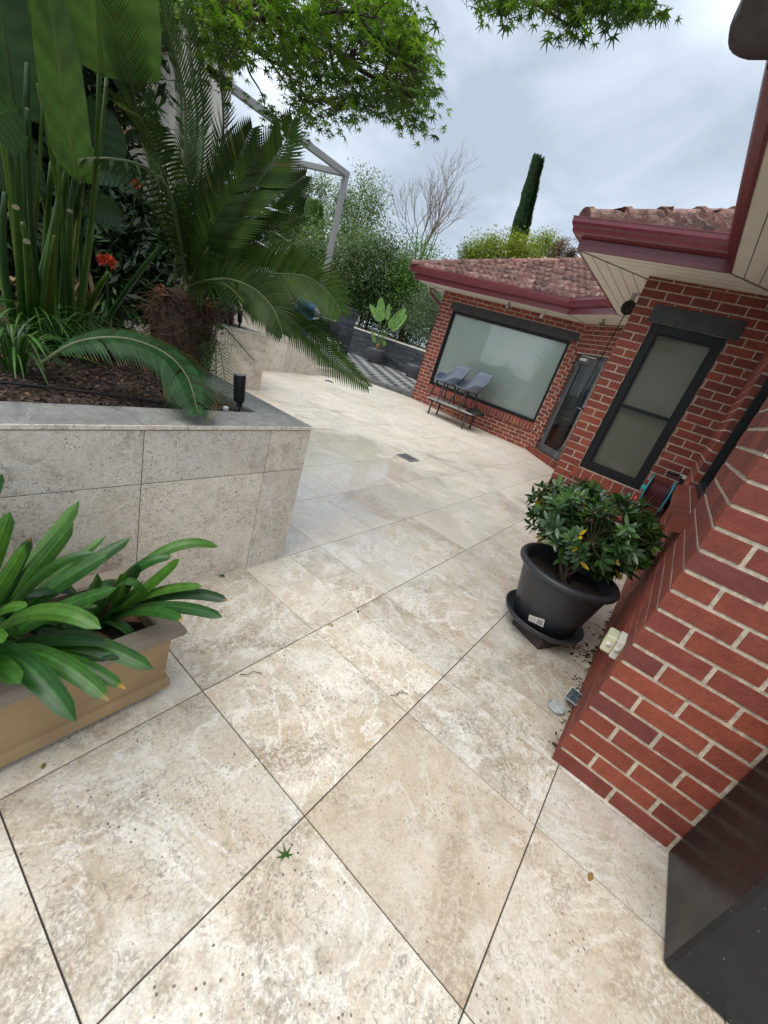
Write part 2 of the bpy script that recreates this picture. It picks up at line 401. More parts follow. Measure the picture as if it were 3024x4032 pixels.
M['grate']=simple('dull grate metal',(.34,.35,.35),.5,metal=.5)
M['pergola']=simple('grey steel beam',(.27,.28,.28),.5,var=.08)
M['render']=simple('rendered wall',(.56,.54,.49),.85,var=.08,vs=2.5,bmp=.2,bs=40)
M['recess']=simple('dark grey panel',(.035,.037,.04),.6)
M['timber']=simple('timber panel',(.42,.20,.07),.5,var=.25,vs=3)
M['chairshell']=simple('grey woven plastic',(.135,.165,.215),.55,var=.10,vs=30,bmp=.5,bs=260)
M['chairleg']=simple('dark chair leg',(.045,.047,.052),.45)
M['slab']=simple('pale bench slab',(.32,.31,.29),.7,var=.25,vs=14,bmp=.3)
M['net']=simple('black netting',(.012,.012,.014),.6)
M['teal']=simple('teal plastic',(.03,.30,.36),.35)
M['hose']=simple('maroon hose',(.10,.022,.026),.35)
M['red']=simple('orange red plastic',(.55,.075,.03),.4)
M['darkpot']=simple('charcoal pot',(.055,.058,.066),.55,var=.2)
M['blue']=simple('blue glazed ceramic',(.02,.13,.34),.15,var=.3,vs=9,coat=.6)
M['ground']=simple('garden earth',(.05,.06,.028),.95,var=.5,vs=1.2,bmp=.6)
M['flower']=simple('orange red petals',(.60,.07,.02),.5,use_attr=False)
M['pvc']=simple('weathered pvc',(.42,.45,.45),.5,var=.25,vs=30)
M['deadleaf']=leafmat('dry leaf',.7,.2,.2)
def slatemat():
    m,t,p,o=mat('stacked slate'); A=attr(t); P=objc(t)
    c=mixc(t,1.,A,ramp(t,noise(t,P,9,5,.7),[(.3,(.6,.6,.6)),(.7,(1.35,1.35,1.35))]),'MULTIPLY')
    t.links.new(c,p.inputs['Base Color']); p.inputs['Roughness'].default_value=.45; bump(t,p,noise(t,P,22,5,.7),.6,.01); return m
M['slate']=slatemat()
def checker():
    m,t,p,o=mat('two-tone patio tiles'); P=objc(t)
    mp_=N(t,'ShaderNodeMapping'); mp_.inputs['Rotation'].default_value=(0,0,-.06); mp_.inputs['Location'].default_value=(.07,.13,.5); t.links.new(P,mp_.inputs[0])
    fl=N(t,'ShaderNodeVectorMath',operation='MULTIPLY'); fl.inputs[1].default_value=(1,1,0); t.links.new(mp_.outputs[0],fl.inputs[0])
    ad=N(t,'ShaderNodeVectorMath',operation='ADD'); ad.inputs[1].default_value=(0,0,.05); t.links.new(fl.outputs[0],ad.inputs[0])
    ch=N(t,'ShaderNodeTexChecker'); ch.inputs['Scale'].default_value=2.5; t.links.new(ad.outputs[0],ch.inputs[0])
    c=mixc(t,ch.outputs['Fac'],ramp(t,noise(t,P,4,4),[(.3,(.05,.058,.066)),(.7,(.12,.13,.14))]),ramp(t,noise(t,P,5,4),[(.3,(.40,.40,.37)),(.7,(.62,.62,.58))]))
    t.links.new(c,p.inputs['Base Color']); p.inputs['Roughness'].default_value=.22; return m
M['checker']=checker()
M['kerb']=simple('dark kerb tile',(.13,.135,.135),.4,var=.3,vs=7)

# ------------------------------------------------------------------ ground and paving
g=MB(); S=400
g.add([(-S,-S,-.06),(S,-S,-.06),(S,S,-.06),(-S,S,-.06)],[(0,1,2,3)]); g.build('ground',M['ground'],kind='structure')
g=MB()
def quadz(mb, x0,x1,y0,y1,dz,col=(1,1,1),nx=1,ny=1):
    vs=[]; fs=[]
    for j in range(ny+1):
        for i in range(nx+1):
            x_=lerp(x0,x1,i/nx); y_=lerp(y0,y1,j/ny); vs.append((x_,y_,gz(x_,y_)+dz))
    for j in range(ny):
        for i in range(nx):
            a=j*(nx+1)+i; fs.append((a,a+1,a+nx+2,a+nx+1))
    mb.add(vs,fs,col)
quadz(g,-2.6,10.6,-2.4,9.3,-.004,nx=60,ny=50); g.build('paving_base',M['grout'],kind='structure')
g=MB(); rr=random.Random(3)
ys=[-.242+.6115*k for k in range(-4,16)]
X0=.1305; cols=[X0+.609*k if k<=1 else 1.353+(k-2)*.6085 for k in range(-5,17)]
gap=.0017
for j in range(len(ys)-1):
    xs=list(cols)
    if -1<=j-4<=2: xs.append(1.687)
    if j in (8,11): xs.append(cols[9]+.304)
    xs.sort()
    for i in range(len(xs)-1):
        x0,x1,y0,y1=xs[i],xs[i+1],ys[j],ys[j+1]
        col=(rr.random(),rr.random()*.8,rr.random())
        cx_,cy_=(x0+x1)/2,(y0+y1)/2
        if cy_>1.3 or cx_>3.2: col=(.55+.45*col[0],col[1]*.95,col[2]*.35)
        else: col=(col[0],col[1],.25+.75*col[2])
        if abs(cx_-1.045)<.1 and abs(cy_-.06)<.2: col=(.55,.95,.8)
        if abs(cx_-1.045)<.1 and abs(cy_+.55)<.2: col=(.6,.88,.9)
        if abs(cx_-.43)<.1 and abs(cy_-.06)<.2: col=(.75,.2,.95)
        if abs(cx_-.43)<.1 and abs(cy_-.67)<.2: col=(.45,.70,.9)
        if abs(cx_-1.045)<.1 and abs(cy_-.67)<.2: col=(.9,.1,.85)
        e=gap
        # small bevel skirt so each slab has an edge
        vs=[];
        for (a,b,c_,d_,dz) in ((x0+e,x1-e,y0+e,y1-e,-.0035),(x0+e+.0010,x1-e-.0010,y0+e+.0010,y1-e-.0010,0.)):
            for (xx,yy) in ((a,c_),(b,c_),(b,d_),(a,d_)): vs.append((xx,yy,gz(xx,yy)+dz))
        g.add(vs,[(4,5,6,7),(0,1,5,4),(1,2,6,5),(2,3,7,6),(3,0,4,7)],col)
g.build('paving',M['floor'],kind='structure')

# floor drain
dr=thing('floor_drain','square metal floor drain grate set in the pale paving','drain',(4.8,2.78,gz(4.8,2.78)))
g=MB(); a=.115
for s_ in (-1,1):
    g.box((4.8-a,2.78+s_*a-.008,.0),(4.8+a,2.78+s_*a+.008,.020)); g.box((4.8+s_*a-.008,2.78-a,.0),(4.8+s_*a+.008,2.78+a,.0195))
g.build('frame',M['grate'],dr)
g=MB()
for k in range(9):
    y_=2.78-a+.02+k*.0235; g.box((4.8-a+.008,y_,.008),(4.8+a-.008,y_+.008,.0165))
g.build('grate',M['grate'],dr)
g=MB(); g.box((4.8-a+.009,2.78-a+.009,.001),(4.8+a-.009,2.78+a-.009,.0055)); g.build('sump',M['interior'],dr)

# ------------------------------------------------------------------ brickwork
CO=.086
BC=[(.235,.052,.030),(.26,.058,.033),(.21,.046,.030),(.175,.043,.035),(.285,.066,.036),(.225,.050,.032)]
class Wall:
    """bricks and mortar on a vertical plane; s runs along d, n points outwards"""
    def __init__(s): s.b=MB(); s.m=MB(); s.r=random.Random(11)
    def brick(s,o,d,n,s0,s1,z0,z1,arris0=False,arris1=False,out=.004,bright=1.):
        if s1-s0<.012 or z1-z0<.012: return
        c=s.r.choice(BC); c=vary(c,.10,s.r); c=tuple(v*bright for v in c)
        ch=.0034; j=lambda: s.r.uniform(-.0017,.0017)
        a0=0 if arris0 else ch; a1=0 if arris1 else ch
        P=lambda u,z,q: Vector((o[0]+d[0]*u+n[0]*q, o[1]+d[1]*u+n[1]*q, z))
        o_=out+s.r.uniform(-.0006,.0008)
        if arris0 or arris1: o_=out
        back=[P(s0,z0,-.004),P(s1,z0,-.004),P(s1,z1,-.004),P(s0,z1,-.004)]
        fr=[P(s0+a0,z0+ch+j(),o_),P(s1-a1,z0+ch+j(),o_),P(s1-a1,z1-ch+j(),o_),P(s0+a0,z1-ch+j(),o_)]
        fs=[(4,5,6,7),(0,1,5,4),(2,3,7,6)]
        if not arris1: fs.append((1,2,6,5))
        if not arris0: fs.append((3,0,4,7))
        s.b.add(back+fr,fs,c)
    def run(s,o,d,n,L,z0,z1,ops=(),par=0,a0=True,a1=False,zb=0.,first=.11,bright=1.,ext=.0055):
        """a0/a1: convex arris at the ends"""
        k=math.floor((z0-zb)/CO+1e-6); 
        while True:
            c0=zb+k*CO; c1=c0+CO-.010
            if c0>=z1: break
            zz0=max(c0,z0); zz1=min(c1,z1)
            if zz1-zz0>.01:
                odd=(k+par)%2
                e=[0.]; u=(first if odd else .23)
                while u<L: e.append(u); u+=.24
                segs=[]
                for i,st in enumerate(e):
                    s0=st+(.010 if i>0 else 0); s1=e[i+1] if i+1<len(e) else L
                    segs.append((s0,s1))
                if a1 and len(segs)>1 and segs[-1][1]-segs[-1][0]<.05:
                    q=segs.pop(); segs[-1]=(segs[-1][0],q[1])
                for (s0,s1) in segs:
                    parts=[(s0,s1)]
                    for (p0,p1,q0,q1) in ops:
                        if zz1>q0+.02 and zz0<q1-.02:
                            nx=[]
                            for (u0,u1) in parts:
                                if u1<=p0 or u0>=p1: nx.append((u0,u1)); continue
                                if u0<p0: nx.append((u0,p0))
                                if u1>p1: nx.append((p1,u1))
                            parts=nx
                    for (u0,u1) in parts:
                        A0=(a0 and u0<=1e-6); A1=(a1 and u1>=L-1e-6)
                        s.brick(o,d,n,u0-(ext if A0 else 0),u1+(ext if A1 else 0),zz0,zz1,A0,A1,out=.0055,bright=bright)
            k+=1
        # mortar backing
        us=sorted({0.,L,*[v for q in ops for v in q[:2]]}); zs=sorted({z0,z1,*[v for q in ops for v in q[2:]]})
        us=[u for u in us if 0<=u<=L]; zs=[z for z in zs if z0<=z<=z1]
        for i in range(len(us)-1):
            for j in range(len(zs)-1):
                cu=(us[i]+us[i+1])/2; cz=(zs[j]+zs[j+1])/2
                if any(q[0]<cu<q[1] and q[2]<cz<q[3] for q in ops): continue
                P=lambda u,z: Vector((o[0]+d[0]*u+n[0]*.0018, o[1]+d[1]*u+n[1]*.0018, z))
                s.m.add([P(us[i],zs[j]),P(us[i+1],zs[j]),P(us[i+1],zs[j+1]),P(us[i],zs[j+1])],[(0,1,2,3)])
    def jamb(s,o,d,n,u,z0,z1,side,par=0,depth=.10,zb=0.):
        """reveal at s=u, facing along side*d"""
        oo=(o[0]+d[0]*u, o[1]+d[1]*u)
        s.run(oo,(-n[0],-n[1]),(d[0]*side,d[1]*side),depth,z0,z1,(),par,True,False,zb,first=.10)
    def build(s,parent,name='brick_wall'):
        w_=s.b.build(name,M['brick'],parent); s.m.build('mortar',M['mortar'],w_); return w_

XA,XC,YD,ZS=9.6,5.45,-.212,2.775
house=thing('brick_house','red brick house with maroon gutters and tiled roof along the right of the paving','house',(XA,2.5,0))
W=Wall()
# wall A: corner (9.6,6.04) to (9.6,2.55); s from the left corner towards -y, outward -x
AO=(XA,6.04); AD=(0,-1); AN=(-1,0); AL=6.04-2.55
opsA=[(6.04-5.665,6.04-2.70,.61,2.41)]
W.run(AO,AD,AN,AL,.0,ZS,opsA,0,True,False,zb=.023)
W.jamb(AO,AD,AN,opsA[0][0],.62,2.41,1,1,.09,.023); W.jamb(AO,AD,AN,opsA[0][1],.62,2.41,-1,1,.09,.023)
W.run((XA,6.04),(1,0),(0,1),2.2,-.05,ZS,(),1,True,False,zb=.023)
# wall B: 45 degrees with the door
q=math.sqrt(.5); BO=(XA,2.55); BD=(-q,-q); BN=(-q,q); BL=2.15
BDOOR=(.13,1.19,.14,2.22)
W.run(BO,BD,BN,BL,-.05,ZS,[BDOOR],1,False,False,first=.11)
W.jamb(BO,BD,BN,BDOOR[0],.14,2.22,1,0,.10); W.jamb(BO,BD,BN,BDOOR[1],.14,2.22,-1,0,.10)
# wall C side (faces +y) and front (faces -x)
YC=1.05
W.run((XC,YC),(1,0),(0,1),2.9,-.05,ZS,(),1,True,False)
CWIN=(YC-.815,YC-.115,.70,2.365)
W.run((XC,YC),(0,-1),(-1,0),YC-YD,-.05,ZS,[CWIN],0,True,False)
W.jamb((XC,YC),(0,-1),(-1,0),CWIN[0],.70,2.365,1,1); W.jamb((XC,YC),(0,-1),(-1,0),CWIN[1],.70,2.365,-1,1)
# wall D (faces +y) and the near pier face (faces -x)
XD=1.712
DWIN=(2.64-XD,4.07-XD,1.08,2.36)
W.run((XD,YD),(1,0),(0,1),XC-XD,-.05,ZS,[DWIN],1,True,False)
W.jamb((XD,YD),(1,0),(0,1),DWIN[1],1.08,2.36,-1,0); W.jamb((XD,YD),(1,0),(0,1),DWIN[0],1.08,2.36,1,0)
W.run((XD,YD),(0,-1),(-1,0),2.2,-.05,ZS,(),0,True,False,first=.115)
W.build(house)
# opening heads
for a_,b_ in (((XA-.0,5.665,2.412),(XA+.10,2.70,2.45)),((XC,.115,2.367),(XC+.1,.815,2.40)),((2.64,YD-.1,2.36),(4.07,YD,2.40))):
    h=MB(); h.box(a_,b_); h.build('opening_head',M['mortar'],house)
h=MB()
o_=Vector((BO[0]+BD[0]*BDOOR[0],BO[1]+BD[1]*BDOOR[0],2.222)); h.obox(o_,Vector((*BD,0))*(BDOOR[1]-BDOOR[0]),Vector((-BN[0],-BN[1],0))*.1,Vector((0,0,.03)))
h.build('opening_head',M['mortar'],house)
# lintels
l=MB(); l.box((XA-.012,5.745,2.412),(XA+.02,2.585,2.585),bev=.003); l.build('lintel',M['lintel'],house,label='long charcoal lintel over the wide window')
l=MB(); l.box((XC-.012,.04,2.368),(XC+.02,.872,2.54),bev=.003); l.build('lintel',M['lintel'],house,label='charcoal lintel over the narrow window')
# brick sills (sloping headers on edge)
def sill(o,d,n,L,ztop,proj,hgt,slope,thick=.076,bright=1.0,depth=.0):
    b=MB(); mo=MB(); r=random.Random(5); u=0; dv=Vector((*d,0)); nv=Vector((*n,0))
    base=Vector((o[0],o[1],ztop))
    while u<L-.03:
        w_=min(thick,L-u)
        p=base+dv*(u)-nv*.06
        out=nv*(proj+.06); dz=Vector((0,0,-slope))
        c=vary(r.choice(BC),.12,r)
        vs=[p,p+dv*w_,p+dv*w_+out+dz,p+out+dz]; lo=[v+Vector((0,0,-hgt)) for v in vs]
        ins=.002
        b.add(vs+lo,[(0,1,2,3),(3,2,6,7),(0,3,7,4),(2,1,5,6),(4,7,6,5)],c)
        u+=thick+.010
    L=u-.012
    p=base-nv*.055+Vector((0,0,-.004))+dv*.004; out=nv*(proj+.055-.004); dz=Vector((0,0,-slope))
    vs=[p+dv*.002,p+dv*(L-.004),p+dv*(L-.004)+out+dz,p+dv*.002+out+dz]; lo=[v+Vector((0,0,-hgt+.008)) for v in vs]
    mo.add(vs+lo,[(0,1,2,3),(3,2,6,7),(0,3,7,4),(2,1,5,6),(4,7,6,5)])
    s_=b.build('sill',M['brick'],house); mo.build('mortar',M['mortar'],s_)
sill((XA,5.63),(0,-1),(-1,0),2.97,.618,.055,.115,.035)
sill((XC,.86),(0,-1),(-1,0),.79,.70,.045,.10,.03,.11)
sill((4.10,YD),(-1,0),(0,1),1.62,1.085,.075,.075,.035,.05)
# doorstep of bricks on edge
b=MB(); u=-.02; r=random.Random(9)
while u<1.40:
    p=Vector((BO[0]+BD[0]*u+BN[0]*.05,BO[1]+BD[1]*u+BN[1]*.05,-.05))
    b.obox(p,Vector((*BD,0))*.075,Vector((-BN[0],-BN[1],0))*.16,Vector((0,0,.185)),vary(r.choice(BC),.12,r),0,.003); u+=.085
b.build('doorstep',M['brick'],house)

def window(parent_label,o,d,n,s0,s1,z0,z1,rec,fw,transom=None,blind='blind_pale',fr=.045,name='window'):
    """frame bars, sash and pane in the opening, s along d"""
    dv=Vector((*d,0)); nv=Vector((*n,0)); O=Vector((o[0],o[1],0))
    def bx(mb,u0,u1,a0,a1,q0,q1,bev=.003): mb.obox(O+dv*u0+nv*q0+Vector((0,0,a0)),dv*(u1-u0),nv*(q1-q0),Vector((0,0,a1-a0)),(1,1,1),0,bev)
    f=MB(); q0,q1=-rec-.033,-rec+.03
    bx(f,s0,s0+fw,z0,z1,q0,q1); bx(f,s1-fw,s1,z0,z1,q0,q1); bx(f,s0+fw,s1-fw,z1-fw,z1,q0,q1); bx(f,s0+fw,s1-fw,z0,z0+fw,q0,q1)
    if transom: bx(f,s0+fw,s1-fw,transom-.018,transom+.018,q0+.01,q1-.012)
    win=f.build(name,M['metal_dark'],house,label=parent_label)
    i=MB(); e=.014; a,b_,c_,d_=s0+fw,s1-fw,z0+fw,z1-fw
    bx(i,a,a+e,c_,d_,q0+.012,q1-.016,0); bx(i,b_-e,b_,c_,d_,q0+.012,q1-.016,0); bx(i,a+e,b_-e,d_-e,d_,q0+.012,q1-.016,0); bx(i,a+e,b_-e,c_,c_+e,q0+.012,q1-.016,0)
    i.build('bead',M['metal_dark'],win)
    g=MB(); P=lambda u,z,q_: O+dv*u+nv*q_+Vector((0,0,z))
    g.add([P(a,c_,-rec-.01),P(b_,c_,-rec-.01),P(b_,d_,-rec-.01),P(a,d_,-rec-.01)],[(0,1,2,3)]); g.build('pane',M['glass_low_refl' if blind=='blind_dark' else 'glass'],win)
    if blind:
        g=MB(); nn=60; vs=[];fs=[]
        q2=-rec-.035
        g.add([P(s0,z0,q2),P(s1,z0,q2),P(s1,z1,q2),P(s0,z1,q2)],[(0,1,2,3)])
        g.build('blind',M[blind],win)
    return win
window('wide window with pale blind behind two chairs',AO,AD,AN,*opsA[0][:2],.615,2.41,.05,.055,None,'blind_pale')
wc=window('narrow window with grey blind and a low transom',(XC,YC),(0,-1),(-1,0),CWIN[0],CWIN[1],.70,2.365,.04,.085,1.50,'blind_dark')
window('window in the side wall beyond the pier',(XD,YD),(1,0),(0,1),DWIN[0],DWIN[1],1.08,2.36,.07,.06,None,'blind_dark')
# glazed door
dv=Vector((*BD,0)); nv=Vector((*BN,0)); O=Vector((BO[0],BO[1],0))
def bx(mb,u0,u1,a0,a1,q0,q1,bev=.003): mb.obox(O+dv*u0+nv*q0+Vector((0,0,a0)),dv*(u1-u0),nv*(q1-q0),Vector((0,0,a1-a0)),(1,1,1),0,bev)
f=MB(); s0,s1,z0,z1=BDOOR
bx(f,s0,s0+.04,z0,z1,-.13,-.05); bx(f,s1-.04,s1,z0,z1,-.13,-.05); bx(f,s0+.04,s1-.04,z1-.05,z1,-.13,-.05); bx(f,s0+.04,s1-.04,z0,z0+.03,-.13,-.05)
f.build('door_frame',simple('grey door frame',(.07,.075,.082),.4),house)
f=MB(); a,b_,c_,d_=s0+.045,s1-.045,z0+.034,z1-.055
bx(f,a,a+.13,c_,d_,-.11,-.062); bx(f,b_-.13,b_,c_,d_,-.11,-.062); bx(f,a+.13,b_-.13,d_-.13,d_,-.11,-.062); bx(f,a+.13,b_-.13,c_,c_+.13,-.11,-.062)
door=f.build('door',simple('grey door stile',(.085,.09,.098),.4),house)
g=MB(); P=lambda u,z,q_: O+dv*u+nv*q_+Vector((0,0,z))
g.add([P(a+.13,c_+.13,-.085),P(b_-.13,c_+.13,-.085),P(b_-.13,d_-.13,-.085),P(a+.13,d_-.13,-.085)],[(0,1,2,3)]); g.build('pane',M['glass'],door)
g=MB(); bx(g,b_-.085,b_-.055,1.10,1.32,-.062,-.050); g.tube([P(b_-.07,1.24,-.05),P(b_-.07,1.24,-.01),P(b_-.20,1.24,-.008)],.009); g.build('handle',M['steel'],door)
for z_ in (2.02,1.25,.42): g=MB(); g.tube([P(a-.002,z_-.05,-.055),P(a-.002,z_+.05,-.055)],.008); g.build('hinge',M['steel'],door)
g=MB(); bx(g,a+.10,a+.34,d_-.075,d_-.02,-.06,-.02); g.tube([P(a+.1,d_+.025,-.045),P(a+.62,d_+.005,-.035)],.011); g.build('door_closer',M['white'],door)
g=MB(); bx(g,a-.1,b_+.1,0.05,2.4,-.95,-.94,0); bx(g,a-.1,a-.09,.05,2.4,-.94,-.14,0); bx(g,b_+.09,b_+.1,.05,2.4,-.94,-.14,0); g.build('interior',M['interior'],house)
g=MB(); vs=[];fs=[]; nn=40
for i in range(nn+1):
    u=lerp(a+.02,a+.42,i/nn); qq=-.26+.022*math.sin(i*1.5); vs += [P(u,.2,qq),P(u,2.15,qq)]
g.add(vs,[(2*i,2*i+2,2*i+3,2*i+1) for i in range(nn)],(1,1,1),0,True); g.build('curtain',M['curtain'],house)

# ------------------------------------------------------------------ eaves
EV=[(8.93,6.56),(8.93,2.79),(7.86,1.725),(4.93,1.725),(4.93,.365),(1.15,.365)]
def offs(pts,dist,closed=False):
    """offset a polyline to the outside (left of travel is house side)"""
    out=[]
    for i,p in enumerate(pts):
        p=Vector(p); ns=[]
        for a_,b_ in ((i-1,i),(i,i+1)):
            if a_<0 or b_>=len(pts): continue
            d_=(Vector(pts[b_])-Vector(pts[a_])).normalized(); ns.append(Vector((d_[1],-d_[0])))
        n_=ns[0] if len(ns)==1 else (ns[0]+ns[1]).normalized()
        k=dist/ n_.dot(ns[0]); out.append(p+n_*k)
    return out
# travelling from left end to the right: house lies on the left? test
tst=offs([(8.93,6.56),(8.93,2.79)],.1)[0]
SG = 1 if tst[0]<8.93 else -1
def sweep(mb,pts,prof,col=(1,1,1),cap=True,smooth=False):
    rings=[]
    for (q_,z_) in prof: rings.append([(p[0],p[1],z_) for p in offs(pts,q_*SG)])
    k=len(pts); vs=[v for r_ in rings for v in r_]; fs=[]
    for i in range(len(prof)-1):
        for j in range(k-1):
            fs.append((i*k+j,i*k+j+1,(i+1)*k+j+1,(i+1)*k+j))
    if cap:
        fs.append(tuple(i*k for i in range(len(prof)))); fs.append(tuple(i*k+k-1 for i in range(len(prof)))[::-1])
    mb.add(vs,fs,col,0,smooth)
FEV=[(8.93,8.9-.0),(8.93,2.79)]
full=[(11.8,6.56)]+EV
fas=MB(); sweep(fas,full,[(-.02,ZS-.005),(.0,ZS-.005),(.0,ZS+.045),(.004,ZS+.05),(.004,ZS+.15),(.0,ZS+.16),(.0,ZS+.24),(-.02,ZS+.24)])
fas.build('fascia',M['maroon'],house)
gut=MB()
prof=[(.002,ZS+.10),(.028,ZS+.098),(.075,ZS+.112),(.088,ZS+.125),(.096,ZS+.16),(.110,ZS+.178),(.118,ZS+.20),(.118,ZS+.232),(.124,ZS+.238),(.124,ZS+.246),(.112,ZS+.246),(.108,ZS+.225),(.06,ZS+.13),(.004,ZS+.13)]
sweep(gut,full[:-1]+[(2.62,.365)],prof); gut.build('gutter',M['maroon'],house)
# soffit boards, running along each eave, mitred
def soffit():
    sb=MB(); gr=MB()
    segs=[((11.6,6.56),(8.93,6.56),2.0),((8.93,6.56),(8.93,2.79),.66),((8.93,2.79),(7.86,1.725),.66),((7.86,1.725),(4.93,1.725),.68),((4.93,1.725),(4.93,.365),.60),((4.93,.365),(-.6,.365),.62)]
    dep=.74; n=6; bw=dep/n
    for k in range(n):
        a_=offs(full,-SG*(k*bw+.004)); b_=offs(full,-SG*((k+1)*bw-.003))
        for j in range(len(full)-1):
            # keep boards out past the wall: they end behind the wall face
            sb.add([(a_[j][0],a_[j][1],ZS),(a_[j+1][0],a_[j+1][1],ZS),(b_[j+1][0],b_[j+1][1],ZS),(b_[j][0],b_[j][1],ZS)],[(0,1,2,3)])
    a_=offs(full,0); b_=offs(full,-SG*dep)
    for j in range(len(full)-1):
        gr.add([(a_[j][0],a_[j][1],ZS+.006),(a_[j+1][0],a_[j+1][1],ZS+.006),(b_[j+1][0],b_[j+1][1],ZS+.006),(b_[j][0],b_[j][1],ZS+.006)],[(0,1,2,3)])
    so_=sb.build('soffit',M['soffit'],house); gr.build('board_groove',M['groove'],so_); sm_=simple('grey strip',(.30,.29,.27),.6)
    for j in range(1,len(full)-1):
        st=MB(); p_=Vector((*a_[j],ZS-.004)); q_=Vector((*b_[j],ZS-.004)); st.bar(p_,q_,.018,.008); st.build('mitre_strip',sm_,so_)
soffit()

# ------------------------------------------------------------------ tiled roof
rf=MB(); rr=random.Random(21)
SL=math.tan(math.radians(25)); ZR=ZS+.245
def roofplane(e0,e1,inn,clip,rows,row=.345):
    """e0->e1 along the eave, inn the horizontal inward direction; clip(x,y)->bool"""
    e0=Vector(e0);e1=Vector(e1);d=(e1-e0);L=d.length;d.normalize();inn=Vector(inn)
    step=.025; nseg=int(L/step)
    for r_ in range(rows):
        h0=-.05+r_*row; h1=h0+row+.03
        cols_=[]
        off=.15*(r_%2)
        prev=None; vs=[]; cl=[]; fs=[]
        for i in range(nseg+1):
            u=i*step; ph=((u+off)%.30)/.30
            tid=math.floor((u+off)/.30); rnd=random.Random(r_*977+tid*31+int(e0.x*7)); tint=.55+.75*rnd.random()
            wv=.034*max(0,math.cos(2*math.pi*ph*2))**.8+.012*(1 if ph<.10 else 0)
            hh=(h0,h0+.004,h0+.02,h1)
            for k_,hv in enumerate(hh):
                p=e0+d*u+inn*(hv if k_!=0 else hv+.006)
                lift=.060 if k_ in(1,2) else (.0 if k_==3 else -.004)
                jz=rnd.uniform(-.003,.003)
                z_=ZR+max(-1,hv)*SL+lift+(wv if k_ else 0)+jz
                vs.append((p.x,p.y,z_)); cl.append((tint,tint*.98,tint*.97))
        for i in range(nseg):
            x_=(vs[i*4][0]+vs[i*4+7][0])/2; y_=(vs[i*4][1]+vs[i*4+7][1])/2
            if not clip(x_,y_): continue
            for k_ in range(3): a=i*4+k_; fs.append((a,a+4,a+5,a+1))
        rf.add(vs,fs,cl)
t8=math.tan(math.radians(22.5))
roofplane((8.87,6.62),(8.87,-1.),(1,0),lambda x,y: (y<6.62-(x-8.87)) and (y>2.79-t8*(x-8.93)),12)
roofplane((9.9,3.76),(5.5,-.64),(q,-q),lambda x,y: (y<=2.79-t8*(x-8.93)) and (y> 1.72-math.tan(math.radians(67.5))*(x-7.86)+.0) ,10)
roofplane((4.87,1.785),(8.5,1.785),(0,-1),lambda x,y: (x-4.87)>(1.785-y) and y<= 1.72-math.tan(math.radians(67.5))*(x-7.86),5)
roofplane((4.87,1.785),(4.87,-3.),(1,0),lambda x,y: (x-4.87)<=(1.785-y) and y>.3-(x-4.87),8)
roofplane((5.6,.305),(1.15,.305),(0,-1),lambda x,y: y<=.3-(x-4.87) or x<4.87,6)
roof=rf.build('roof',M['rooftile'],house)
def hipcap(a,b):
    a=Vector(a);b=Vector(b);d=b-a;L=d.length;d.normalize();sx=d.cross(Vector((0,0,1))).normalized();up=sx.cross(d).normalized()
    n=int(L/.40)+1; hp=MB(); rr=random.Random(4)
    for i in range(n):
        p=a+d*(i*.40); rad=.115; tint=.8+.5*rr.random()
        tilt=up*.0; vs=[]; prof=[(0,.0),(.36,.0),(.365,.022),(.43,.026),(.435,.0)]
        prof=[(-.02,.018),(.035,.020),(.05,.0),(.41,-.006)]
        for (s_,e_) in prof:
            for k in range(9):
                an=math.pi*(k/8)*1.0; vs.append(p+d*s_+sx*(rad+e_)*math.cos(an)+up*((rad*.8+e_)*math.sin(an)-.02))
        fs=[]
        for i2 in range(len(prof)-1):
            for k in range(8): A=i2*9+k; fs.append((A,A+1,A+10,A+9))
        fs.append(tuple(range(9))[::-1])
        hp.add(vs,fs,(tint*1.15,tint*1.1,tint*1.05),0,False)
    hp.build('ridge_cap',M['rooftile'],roof)
hipcap((8.83,6.66,ZR+.02),(8.83+3.4,6.66-3.4,ZR+.02+3.4*SL))
hipcap((4.90,1.755,ZR+.02),(4.90+2.4,1.755-2.4,ZR+.02+2.4*SL))

# rounded metal piece at the near end of the gutter
pts=[Vector(onz(*p,2.90)).to_2d() for p in ((2917,-60),(2890,75),(2862,120),(2847,160),(2845,190),(2850,215),(2865,235),(2886,248),(2914,256),(3080,262))]
rg=MB(); k=len(pts); zlo,zhi=2.90,3.06; inn=[p+Vector((0.0,-.42)) for p in pts]
vs=[]; 
cen=sum(pts,Vector((0,0)))/k
for (z_,sh) in ((2.90,0.06),(2.885,.16),(2.90,0.)): pass
ring=[]
for (z_,s_) in ((2.945,0.0),(2.915,.012),(2.902,.035)): ring.append([Vector((*(p+(Vector((2.3,.2))-p).normalized()*s_),z_)) for p in pts])
top=[Vector((*p,3.08)) for p in pts]
allr=[top]+ring+[[Vector((p.x,p.y,2.90)) for p in [a_+(Vector((2.3,-.3))-a_).normalized()*.5 for a_ in pts]]]
vs=[v for r_ in allr for v in r_]; fs=[]
for i in range(len(allr)-1):
    for j in range(k-1): fs.append((i*k+j,i*k+j+1,(i+1)*k+j+1,(i+1)*k+j))
rg.add(vs,fs,(1,1,1),0,True); rg.build('gutter_corner',simple('dark maroon metal',(.028,.014,.018),.5),house)

